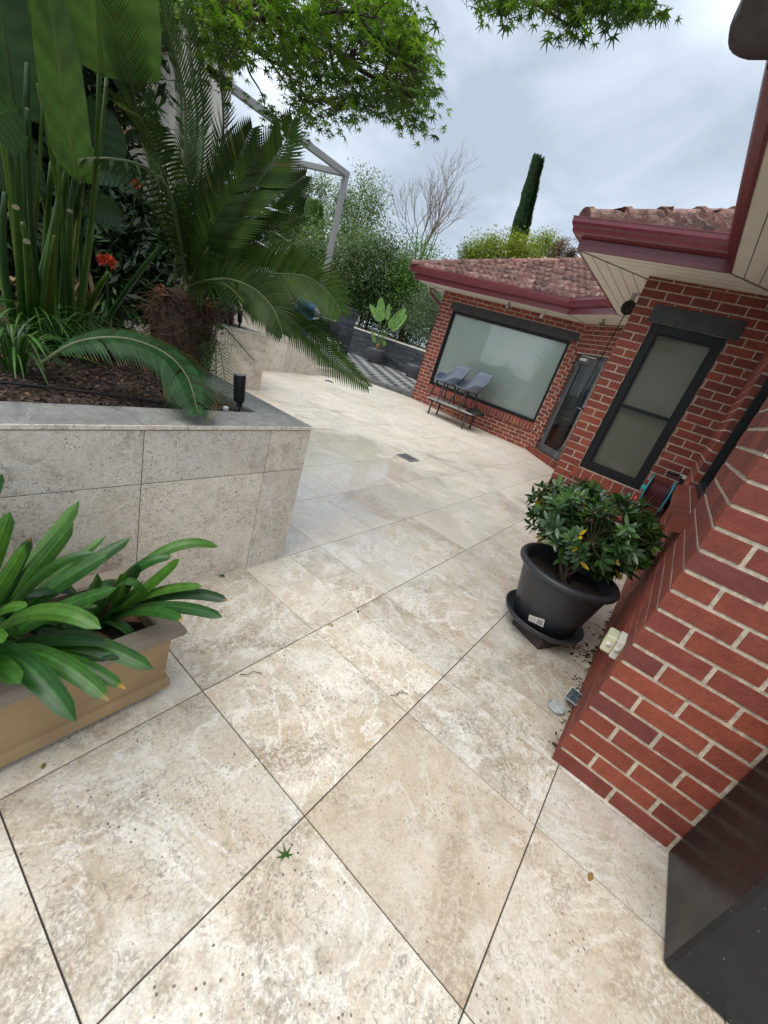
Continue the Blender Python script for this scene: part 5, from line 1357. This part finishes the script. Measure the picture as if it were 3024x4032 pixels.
# ------------------------------------------------------------------ strappy ground plants, flowers
def tuft(base,n,L,seed,label,cols,w=.010,group='strappy tufts in the near planter',lean=None):
    r=random.Random(seed); b=Vector(base); t_=thing('strappy_tuft',label,'plant',b,group); g=MB()
    for k in range(n):
        a=r.uniform(0,6.28); l=L*r.uniform(.5,1.1); el=r.uniform(.35,1.35); hd_=Vector((math.cos(a),math.sin(a),0))
        if lean: hd_=(hd_+Vector(lean)*.6).normalized()
        p0=b+hd_*r.uniform(0,.05); tip=p0+hd_*l*math.cos(el*.75)+Vector((0,0,l*math.sin(el)*r.uniform(.2,.75))); m_=p0+hd_*l*.45*math.cos(el)+Vector((0,0,l*.5*math.sin(el)+.05))
        strap(g,p0,m_,tip,w*r.uniform(.7,1.3),vary(r.choice(cols),.25,r),None,9,.3)
    g.build('blades',M['clivia'],t_); return t_
TG=[(.035,.10,.018),(.055,.145,.022),(.075,.17,.03),(.030,.075,.02)]
TD=[(.030,.085,.022),(.045,.115,.026),(.09,.15,.07),(.022,.06,.018)]
tuft(onz(60,1470,.82),70,.34,1,'fine bright green tuft at the left end of the mulch, below the strelitzia stalks',TG)
tuft(onz(230,1400,.82),80,.38,2,'bright green tuft on the mulch just right of the strelitzia foot',TG)
tuft(onz(330,1370,.82),60,.33,3,'narrow-leaved tuft under the yellow-tipped cycad frond',TG,.008)
tuft(onz(120,1370,.82),60,.42,4,'upright green tuft in front of the strelitzia stalks',TG,.011)
tuft(onz(430,1310,.82),130,.60,5,'large dark strappy clump between the strelitzia and the cycad trunk',TD,.016)
tuft(onz(520,1260,.82),130,.62,6,'dark strappy clump just left of the cycad trunk',TD,.015)
tuft(onz(470,1200,.82),110,.75,7,'tall strappy clump behind the orange flower head',TD,.017)
tuft(onz(380,1230,.82),90,.70,8,'strappy clump standing right behind the strelitzia stalks',TD,.015)
tuft(onz(590,1200,.82),90,.6,9,'dark strappy clump behind the cycad trunk',TD,.015)
tuft(onz(480,1420,.82),40,.22,10,'thin low tuft on the mulch under the arching frond',TG,.006)
def flower(px,py,d,label,sc=1.):
    p=at(px,py,d); t_=thing('flower_head',label,'flower',p,'orange red flower heads'); g=MB(); r=random.Random(int(px))
    for k in range(11):
        a=k*.57; dd=Vector((math.cos(a),math.sin(a)*.8,r.uniform(-.3,.8))).normalized(); c0=p+dd*.012
        for m_ in range(5):
            b_=m_*1.256; u=dd.cross(Vector((0,0,1))).normalized(); v=dd.cross(u); o=(u*math.cos(b_)+v*math.sin(b_))
            leaf_shape(g,c0,(dd+o*.45),o,.045*sc,.016*sc,(1,1,1),-.2,4)
    g.build('petals',M['flower'],t_)
    g=MB(); g.tube([p,p+Vector((.02,.03,-.25))],.006,6,(.05,.12,.03)); g.build('flower_stem',M['clivia'],t_)
flower(420,1030,3.3,'orange red flower head among the dark strappy leaves left of the cycad')
flower(530,728,4.4,'orange red flower head half hidden behind the palm fronds, higher up',.75)
flower(800,712,4.5,'small orange flower seen between the upright palm fronds',.8)

# ------------------------------------------------------------------ foliage volumes
def crown(mb,c,rad,n,size,cols,seed,clumps=26,shell=.55,flat=.35,aspect=.42,cl_r=.28):
    r=random.Random(seed); c=Vector(c); cs=[]
    for k in range(clumps):
        v=Vector((r.gauss(0,1),r.gauss(0,1),r.gauss(0,1))).normalized()*(r.uniform(shell,1.0)**.6)
        cs.append((Vector((v.x*rad[0],v.y*rad[1],v.z*rad[2]))*.70,r.uniform(.75,1.25),r.uniform(.7,1.35)))
    mr=min(rad)
    n=int(n*1.7); size*=.78
    for k in range(n):
        cc_,br,s_=r.choice(cs); o=Vector([max(-1.5,min(1.5,r.gauss(0,1))) for _q in range(3)])*cl_r*mr*s_
        p=c+cc_+o; L=size*r.uniform(.6,1.4); d_=Vector((r.uniform(-1,1),r.uniform(-1,1),r.uniform(-.9,.4))).normalized(); up=(o.normalized()*.6+Vector((r.uniform(-.6,.6),r.uniform(-.6,.6),1))).normalized()
        s2=d_.cross(up)
        if s2.length<.1: continue
        s2=s2.normalized()*L*aspect; col=vary(r.choice(cols),.28,r); col=tuple(v*br for v in col)
        mb.add([p,p+d_*L*.45+s2*.5,p+d_*L,p+d_*L*.45-s2*.5],[(0,1,2),(0,2,3)],col)
def tree(name,label,cat,c,rad,n,size,cols,seed,trunk_h=None,tr=.1,group=None,mat_='treeleaf',**k):
    c=Vector(c); base=Vector((c.x,c.y,0)); t_=thing(name,label,cat,base,group); g=MB(); crown(g,c,rad,n,size,cols,seed,**k); g.build('crown',M[mat_],t_)
    g=MB(); r=random.Random(seed+1); top=c+Vector((0,0,-rad[2]*.2)); g.tube(poly([base,base.lerp(top,.5)+Vector((r.uniform(-.1,.1),r.uniform(-.1,.1),0)),top],6),[lerp(tr,tr*.45,i/12) for i in range(13)],7)
    for i in range(9):
        v=Vector((r.uniform(-1,1)*rad[0],r.uniform(-1,1)*rad[1],r.uniform(-.2,.9)*rad[2]))*.8; s0=base.lerp(top,r.uniform(.6,1)); g.tube(thru(s0,s0.lerp(c+v,.5)+Vector((0,0,.1)),c+v,5),[tr*.4,tr*.32,tr*.24,tr*.16,tr*.07],5)
    g.build('trunk',M['bark'],t_); return t_
OL=[(0.130,0.176,0.111),(0.176,0.221,0.150),(0.098,0.137,0.078)]; DK=[(0.048,0.086,0.036),(0.072,0.120,0.046),(0.102,0.150,0.066)]; BR=[(0.098,0.208,0.029),(0.143,0.273,0.039),(0.065,0.156,0.026)]; YL=[(0.247,0.286,0.039),(0.182,0.234,0.036),(0.312,0.338,0.058)]; LT=[(0.169,0.234,0.124),(0.117,0.182,0.088),(0.234,0.299,0.169)]
tree('olive_bush','rounded grey-green bush beside the far corner of the brick house','bush',at(1712,1238,18.5),(1.25,1.5,1.35),9000,.085,OL,41,tr=.06,clumps=60,cl_r=.22)
tree('shrub','bright green leafy shrub behind the grey-green bush','shrub',at(1655,1110,21),(1.9,1.9,1.7),9000,.12,BR,42,tr=.07,clumps=50)
tree('broadleaf_tree','dark broadleaf tree left of the brick house roof','tree',at(1500,1070,22),(2.2,2.2,1.75),12000,.16,DK+LT[:1],43,clumps=60,cl_r=.24,aspect=.36)
tree('airy_tree','tall airy grey-green tree behind the pergola post','tree',at(1400,870,27),(1.9,1.9,2.9),7500,.17,LT,44,clumps=70,cl_r=.20,aspect=.4)
tree('airy_tree','slim pale tree left of the pergola post, above the clipped conifers','tree',at(1235,800,30),(1.3,1.3,2.2),2600,.17,LT,45,clumps=26,cl_r=.22)
tree('broadleaf_tree','mid green tree filling in below the pergola post','tree',at(1330,1040,23),(2.6,2.6,2.0),10000,.17,LT+DK,46,clumps=60,cl_r=.24)
tree('shrub','low dark shrub behind the slate walls','shrub',at(1600,1265,21.5),(2.2,2.6,1.2),7000,.12,DK,47,tr=.05,clumps=40)
tree('shrub','leafy shrub behind the left part of the slate wall','shrub',at(1440,1190,22),(1.8,1.8,1.5),6000,.12,BR+DK,48,tr=.05,clumps=40)
tree('shrub','green shrub beyond the pergola foot','shrub',at(1230,1085,21),(2.4,2.4,1.8),7000,.13,LT+DK,49,tr=.05,clumps=40)
tree('yellow_green_tree','yellow-green bushy tree rising behind the tiled roof','tree',at(1985,1020,30),(2.3,3.1,1.75),11000,.20,YL,50,clumps=70,cl_r=.22)
tree('yellow_green_tree','small yellow-green tree top at the right end of the roof skyline','tree',at(2130,990,33),(1.2,1.3,1.2),2600,.18,YL,51,clumps=20)
tree('red_leaf_bush','small reddish bush peeping over the roof beside the near eave','bush',at(2225,995,30),(.9,1.2,.75),2200,.14,[(.22,.06,.05),(.16,.10,.06),(.12,.12,.05)],52,clumps=16)
tree('shrub','small green treetop just right of the bare tree above the roof','shrub',at(1850,1010,31),(.8,1.1,.8),1300,.16,LT,53,clumps=12)
tree('garden_hedge','long dark hedge mass closing the view behind the slate walls','hedge',at(1540,1170,25),(3.2,5.0,2.0),11000,.16,DK,54,tr=.06,clumps=90,cl_r=.3)
tree('garden_hedge','dark hedge mass behind the pergola post and blue urn','hedge',at(1260,1120,24),(4.0,3.2,1.9),9000,.16,DK+LT[:1],55,tr=.06,clumps=80,cl_r=.3)
# conifers
def column_tree(name,label,px,ptop,pbot,d,wpx,seed,cols,n=6000,lean=0):
    a=at(px[0],ptop,d); b=at(px[1],pbot,d); hgt=(a-b).length; rad=wpx/1601*d/2; r=random.Random(seed); t_=thing(name,label,'tree',(b.x,b.y,0)); g=MB()
    for k in range(n):
        h=r.random()**.85; c=b.lerp(a,h); w_=rad*(1-.58*max(0,h-.15)**1.3)*(1+.06*math.sin(h*23+seed))*min(1,.72+h*1.5); an=r.uniform(0,6.28); rr_=w_*r.uniform(.55,1.08)
        p=c+Vector((math.cos(an)*rr_,math.sin(an)*rr_,r.uniform(-.1,.1))); L=r.uniform(.07,.17)*d/26; dd=(Vector((math.cos(an)*.35,math.sin(an)*.35,1))).normalized(); s2=dd.cross(Vector((math.cos(an+.8),math.sin(an+.8),0))).normalized()*L*.22
        g.add([p,p+dd*L*.5+s2,p+dd*L,p+dd*L*.5-s2],[(0,1,2,3)],vary(r.choice(cols),.35,r))
    g.build('crown',M['treeleaf'],t_); g=MB(); g.tube([Vector((b.x,b.y,0)),b,b.lerp(a,.9)],[rad*.3,rad*.22,rad*.05],7); g.build('trunk',M['bark'],t_)
CN=[(.022,.045,.022),(.035,.065,.030),(.015,.032,.016)]
column_tree('cypress_tree','tall dark cypress leaning above the tiled roof',(2118,2016),628,1035,40,52,61,[tuple(v*2.2 for v in c) for c in CN],15000)
column_tree('clipped_conifer','dark narrow conifer left of the pair behind the pergola',(1185,1165),770,985,25,52,62,CN,4000)
column_tree('clipped_conifer','bright clipped column conifer nearest the pergola post',(1240,1215),800,985,24,80,63,BR+LT,6000)
column_tree('clipped_conifer','broad green conifer at the left behind the fronds',(1130,1110),840,985,24,95,64,LT,5000)
# bare tree
bt=thing('bare_tree','leafless pale tree standing behind the tiled roof','tree',at(1640,1080,28)); bt.location.z=0
g=MB(); r=random.Random(78)
def branch(p,d_,L,rad,depth):
    n=4; pts=[p]; q=p; dd=d_
    for i in range(n):
        dd=(dd+Vector((r.uniform(-.13,.13),r.uniform(-.13,.13),.04))).normalized(); q=q+dd*L/n; pts.append(q)
    g.tube(pts,[lerp(rad,rad*.62,i/n) for i in range(n+1)],5 if depth<3 else 3,(2.8,2.7,2.7),cap=False)
    if depth>=6: return
    for k in range(r.choice([2,3,3]) if depth<5 else 2):
        a=r.uniform(0,6.28); u=dd.cross(Vector((.3,.8,.1))).normalized(); v=dd.cross(u); sp=r.uniform(.28,.62); nd=(dd*math.cos(sp)+(u*math.cos(a)+v*math.sin(a))*math.sin(sp)+Vector((0,0,.05))).normalized()
        branch(pts[-1] if k<2 else pts[2],nd,L*r.uniform(.66,.86),rad*.6,depth+1)
b0=at(1640,1100,28)
for (tx,ty) in ((1668,870),(1745,915),(1622,890)):
    t=at(tx,ty,28); branch(b0,(t-b0).normalized(),1.72 if tx==1668 else 1.45,.085 if tx==1668 else .06,0)
g.tube([Vector((b0.x,b0.y,0)),b0],[.12,.08],7,(2.4,2.2,2.0)); g.build('trunk',M['bark'],bt)

# dark bushes behind the near planter
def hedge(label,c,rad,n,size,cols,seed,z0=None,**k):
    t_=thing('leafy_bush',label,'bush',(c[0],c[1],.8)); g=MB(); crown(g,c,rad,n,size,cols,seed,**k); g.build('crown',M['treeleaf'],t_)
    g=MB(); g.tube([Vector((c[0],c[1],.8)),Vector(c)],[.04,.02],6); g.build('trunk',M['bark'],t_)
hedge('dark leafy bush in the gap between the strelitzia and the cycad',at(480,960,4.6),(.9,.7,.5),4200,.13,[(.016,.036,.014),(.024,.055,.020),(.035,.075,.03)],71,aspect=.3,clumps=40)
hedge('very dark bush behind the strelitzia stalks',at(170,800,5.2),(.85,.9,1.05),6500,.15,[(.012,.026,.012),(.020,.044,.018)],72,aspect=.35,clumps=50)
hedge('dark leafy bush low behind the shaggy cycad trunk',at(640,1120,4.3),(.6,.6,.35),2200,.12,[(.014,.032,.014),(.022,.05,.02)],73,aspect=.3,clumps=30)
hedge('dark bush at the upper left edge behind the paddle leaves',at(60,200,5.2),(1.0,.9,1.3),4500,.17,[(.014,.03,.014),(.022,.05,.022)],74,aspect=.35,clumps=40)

# ------------------------------------------------------------------ maple overhead
mt=thing('maple_tree','green maple spreading star-shaped leaves over the top of the view','tree',(-1.3,2.7,.8))
g=MB(); r=random.Random(15)
def zu(x,y): return (600+x*.7233,y*.7233)
BRN=[([(200,-160,3.6),(330,-30,3.5),(470,70,3.4),(640,92,3.4),(780,100,3.4),(880,160,3.4),(960,240,3.3),(1060,320,3.3),(1140,385,3.2),(1240,440,3.2),(1400,530,3.1)],.026),
     ([(200,-100,3.7),(380,110,3.6),(470,210,3.6),(560,270,3.6),(640,330,3.6),(720,362,3.6)],.022),
     ([(1080,-80,3.2),(1120,30,3.2),(1170,150,3.1),(1240,230,3.1),(1310,300,3.1),(1420,380,3.0)],.011),
     ([(470,210,3.6),(500,300,3.6),(530,400,3.6),(590,500,3.6),(615,590,3.6)],.008),([(640,330,3.6),(700,420,3.6),(750,480,3.6),(820,560,3.6)],.007),
     ([(780,100,3.4),(900,80,3.2),(1050,60,3.1),(1200,100,3.0)],.010),([(960,240,3.3),(980,350,3.3),(1000,480,3.3),(1020,600,3.3)],.008),([(640,92,3.4),(720,180,3.3),(790,270,3.3),(830,400,3.3)],.008),([(380,110,3.6),(380,200,3.5),(400,330,3.5)],.008),([(470,70,3.4),(700,-60,3.1)],.012)]
bpts=[]
for pts,rad in BRN:
    P_=[at(*zu(x,y),d-.15) for x,y,d in pts]; rad*=.95; cv=poly(P_,5); g.tube(cv,[lerp(rad,rad*.3,i/(len(cv)-1)) for i in range(len(cv))],6,(.30,.28,.30)); bpts+=cv
root=Vector((-1.3,2.7,.8)); hub=Vector((-1.0,2.6,3.4))
g.tube(poly([root,(-1.2,2.65,2.0),hub],6),[lerp(.11,.08,i/12) for i in range(13)],8,(.6,.55,.5))
for k in (0,1,2,9): 
    p_=at(*zu(*BRN[k][0][0][:2]),BRN[k][0][0][2]-.15); g.tube(thru(hub,hub.lerp(p_,.5)+Vector((0,0,.3)),p_,8),[lerp(.06,BRN[k][1],i/7) for i in range(8)],7,(.6,.55,.5))
# upper right spray branches
BR2=[[(1700,-160,2.6),(1900,-60,2.5),(2100,5,2.4),(2250,60,2.4)],[(2000,-140,2.5),(2200,-30,2.4),(2400,25,2.4),(2520,30,2.4)],[(2100,5,2.4),(2180,60,2.4),(2250,110,2.4)]]
for pts in BR2:
    cv=poly([at(*p) for p in pts],5); g.tube(cv,[lerp(.008,.002,i/(len(cv)-1)) for i in range(len(cv))],5,(.8,.6,.6))
p_=at(1700,-160,2.6); g.tube(thru(hub,hub.lerp(p_,.5)+Vector((0,0,.5)),p_,10),[lerp(.05,.008,i/9) for i in range(10)],6,(.6,.5,.5)); p2=at(2000,-140,2.5); g.tube([p_,p_.lerp(p2,.5)+Vector((0,0,.05)),p2],.007,5,(.7,.6,.5))
lf=MB()
def maple_leaf(p,d_,nrm,sz,col):
    s_=d_.cross(nrm)
    if s_.length<.05: return
    s_.normalize(); nn=s_.cross(d_).normalized(); vs=[p]; 
    lob=[(-2.35,.50),(-1.6,.80),(-.80,.97),(0,1.1),(.80,.97),(1.6,.80),(2.35,.50)]
    for i,(a,l) in enumerate(lob):
        a*=.92
        if i>0:
            am=(lob[i-1][0]*.92+a)/2; q=p+(d_*math.cos(am)+s_*math.sin(am))*sz*.27; vs.append(q-nn*sz*.02)
        vs.append(p+(d_*math.cos(a)+s_*math.sin(a))*sz*l-nn*sz*(.16*l))
    n_=len(vs)-1; fs=[]
    # lobe triangles: centre, notch before, tip, notch after
    idx=list(range(1,n_+1))
    for i in range(0,n_,2):
        tip=idx[i]; lo=idx[i-1] if i>0 else None; hi=idx[i+1] if i+1<n_ else None
        if lo is None: fs.append((0,tip,hi))
        elif hi is None: fs.append((0,lo,tip))
        else: fs.append((0,lo,tip,hi))
    lf.add(vs,fs,col)
POLY=[(520,-20),(560,40),(640,95),(720,130),(800,200),(830,300),(880,330),(905,300),(925,255),(905,240),(1010,270),(1085,240),(1115,310),(1170,380),(1150,440),(1180,500),(1220,505),(1290,500),(1300,440),(1360,470),(1380,545),(1400,440),(1480,440),(1530,480),(1600,500),(1680,465),(1730,480),(1735,400),(1690,330),(1720,300),(1670,240),(1690,190),(1650,130),(1640,60),(1560,-20)]
def inpoly(x,y,P):
    c=False; j=len(P)-1
    for i in range(len(P)):
        if (P[i][1]>y)!=(P[j][1]>y) and x<(P[j][0]-P[i][0])*(y-P[i][1])/(P[j][1]-P[i][1])+P[i][0]: c=not c
        j=i
    return c
MG=[(.065,.125,.022),(.042,.085,.020),(.10,.175,.026),(.028,.058,.018),(.14,.21,.032)]
# sprays: each a small cluster of leaves around a twig end
def holes(x,y):
    return math.sin(x*.013+1.3)*math.sin(y*.019+.5)+.6*math.sin(x*.031+y*.021)
cnt=0; tw=MB()
for k in range(1300):
    x_=r.uniform(500,1740); y_=r.uniform(-60,545)
    if not inpoly(x_,y_,POLY): continue
    if holes(x_,y_)<-.85: continue
    d_=r.uniform(2.75,3.9); c=at(x_,y_,d_); near=min(bpts,key=lambda q_:(q_-c).length)
    if r.random()<.4: tw.tube(thru(near,near.lerp(c,.5)+Vector((0,0,.03)),c,4),[.004,.003,.002,.0012],3,(.6,.45,.45),cap=False)
    bc_=r.choice(MG)
    for m_ in range(r.randint(6,12)):
        o=Vector((r.gauss(0,.055),r.gauss(0,.055),r.gauss(0,.022))); a=r.uniform(0,6.28)
        maple_leaf(c+o,Vector((math.cos(a),math.sin(a),r.uniform(-.7,-.05))).normalized(),Vector((r.uniform(-.35,.35),r.uniform(-.35,.35),1)).normalized(),r.uniform(.028,.052),vary(bc_,.25,r)); cnt+=1
P2=[(1860,-60),(1880,20),(1950,50),(2000,50),(2100,30),(2180,30),(2210,90),(2255,150),(2290,115),(2300,50),(2400,80),(2440,85),(2480,85),(2570,60),(2560,0),(2560,-60)]
for k in range(330):
    x_=r.uniform(1840,2580); y_=r.uniform(-80,150)
    if not inpoly(x_,y_,P2): continue
    c=at(x_,y_,r.uniform(2.25,2.6)); bc_=r.choice(MG[:4])
    for m_ in range(r.randint(3,6)):
        o=Vector((r.gauss(0,.03),r.gauss(0,.03),r.gauss(0,.015))); a=r.uniform(0,6.28)
        maple_leaf(c+o,Vector((math.cos(a),math.sin(a),r.uniform(-.9,-.2))).normalized(),Vector((r.uniform(-.4,.4),r.uniform(-.4,.4),1)).normalized(),r.uniform(.026,.042),vary(bc_,.25,r))
for k in range(60):
    x_=r.uniform(1020,1230); y_=r.uniform(370,560); c=at(x_,y_,3.6)
    if y_>.9*(x_-1020)+480 or y_<.95*(x_-1020)+360: continue
    for m_ in range(5):
        o=Vector((r.gauss(0,.05),r.gauss(0,.05),r.gauss(0,.02))); a=r.uniform(0,6.28); maple_leaf(c+o,Vector((math.cos(a),math.sin(a),-.4)).normalized(),Vector((0,.2,1)).normalized(),.04,vary(MG[0],.25,r))
print('maple leaves',cnt)
trk=g.build('trunk',M['bark'],mt); tw.build('twigs',M['bark'],trk); lf.build('crown',M['maple'],mt)

# ------------------------------------------------------------------ patio pots and blue urn
def pot_at(c,rad,h,label,name='round_pot'):
    t_=thing(name,label,'plant pot',c); g=MB(); C_=Vector(c)
    g.lathe(C_,[(0,0),(rad*.60,0),(rad*.72,.02),(rad*.97,h*.55),(rad,h*.85),(rad*.95,h),(rad*.88,h),(rad*.9,h*.85),(0,h*.84)],32); g.build('pot_body',M['darkpot'],t_); return t_
pz=.21; pc=Vector((14.05,11.15,pz))
pot_at(pc,.36,.56,'round charcoal pot holding a banana-like plant on the chequered patio')
pp=onz(1622,1480,.21); sc_=13.9/pp.x; p2=Vector((13.9,pp.y*sc_,pz))
pot_at(p2,.33,.48,'empty round charcoal pot against the slate wall next to the brick corner')
bp=thing('paddle_leaf_plant','young bright green strelitzia growing in the charcoal pot on the patio','plant',pc+Vector((0,0,.47)))
b0=pc+Vector((0,0,.47)); D1=b0.length
g=MB()
for i,(m_,t_,w_) in enumerate((((1498,1265),(1500,1170),.30),((1525,1260),(1532,1195),.17),((1500,1265),(1455,1198),.22),((1530,1290),(1598,1212),.28),((1540,1300),(1603,1238),.26),((1478,1350),(1466,1310),.13),((1515,1362),(1512,1340),.12),((1472,1340),(1463,1308),.10))):
    mm=at(*m_,D1-.1); tip=at(*t_,D1-.15); g.tube(thru(b0,b0.lerp(mm,.5)+Vector((0,0,.05)),mm,6),[.035,.03,.025,.02,.016,.012],6,(.13,.20,.05)); paddle(bp,mm,tip,w_*1.15,Vector((0,0,0)),(.20,.36,.10),seed=40+i,fold=.25)
g.build('stalks',M['strel'],bp)
g=MB(); g.tube([b0+Vector((0,0,-.05)),b0+Vector((0,0,.18)),b0+Vector((.02,0,.38))],[.11,.09,.04],10,(2.6,1.5,1.2)); g.build('stem',M['bark'],bp)
ub=at(1212,1190,13.2); uu=thing('glass_urn','bright blue glazed urn glimpsed behind the palm fronds','urn',(ub.x,ub.y,.9)); g=MB()
g.lathe(Vector((ub.x,ub.y,0)),[(0,.5),(.16,.5),(.2,.8),(.33,1.15),(.36,1.35),(.3,1.6),(.2,1.7),(.23,1.76),(.19,1.76),(.17,1.66),(0,1.6)],32); g.build('urn_body',M['blue'],uu)

# ------------------------------------------------------------------ fallen bits on the paving
def fallen(px,py,label,kind='maple',sz=.035,col=(.045,.13,.02),seed=0):
    global lf
    p=onz(px,py,0); p.z=gz(p.x,p.y)+.006; keep=lf; lf=MB(); r=random.Random(seed)
    if kind=='maple': maple_leaf(p,Vector((math.cos(seed),math.sin(seed),0)),Vector((.1,.1,1)).normalized(),sz,col)
    elif kind=='twig': lf.tube(poly([p,p+Vector((.02,-.02,.006)),p+Vector((.05,-.02,.003)),p+Vector((.075,-.05,.002))],4),.0022,4,(.20,.13,.08))
    else: leaf_shape(lf,p,Vector((math.cos(seed),math.sin(seed),.15)),Vector((0,0,1)),sz,sz*.5,col,.3)
    ob=lf.build('fallen_twig' if kind=='twig' else 'fallen_leaf',M['deadleaf']); lf=keep
    ob['label']=label; ob['category']='twig' if kind=='twig' else 'leaf'; return ob
fallen(1122,3375,'green star-shaped maple leaf lying alone on the near paving',sz=.036,seed=1)
fallen(885,2273,'crumpled green leaf on the paving at the foot of the near planter','leaf',.05,(.05,.12,.03),2)
fallen(2330,3440,'curled brown leaf on the joint near the black bench unit','leaf',.035,(.30,.18,.06),3)
fallen(1535,2740,'dark curved twig on the joint in the middle of the near paving','twig')
fallen(1408,2405,'tiny dark leaf scrap at the tile corner near the big planter','leaf',.022,(.05,.045,.03),4)
fallen(1312,2462,'pale yellow leaf on the paving right of the near planter','leaf',.03,(.45,.38,.18),2.5)
fallen(165,3033,'small yellow-green leaf on the paving below the sandstone trough','leaf',.022,(.22,.22,.06),1)
fallen(945,2660,'thin brown stalk on the paving right of the sandstone trough','twig')
fallen(1840,2058,'brown scrap of leaf on the mid paving','leaf',.03,(.10,.06,.04),0.4)
fallen(1190,1562,'dark leaf scrap on the far wet paving near the planter','leaf',.05,(.05,.045,.04),2)
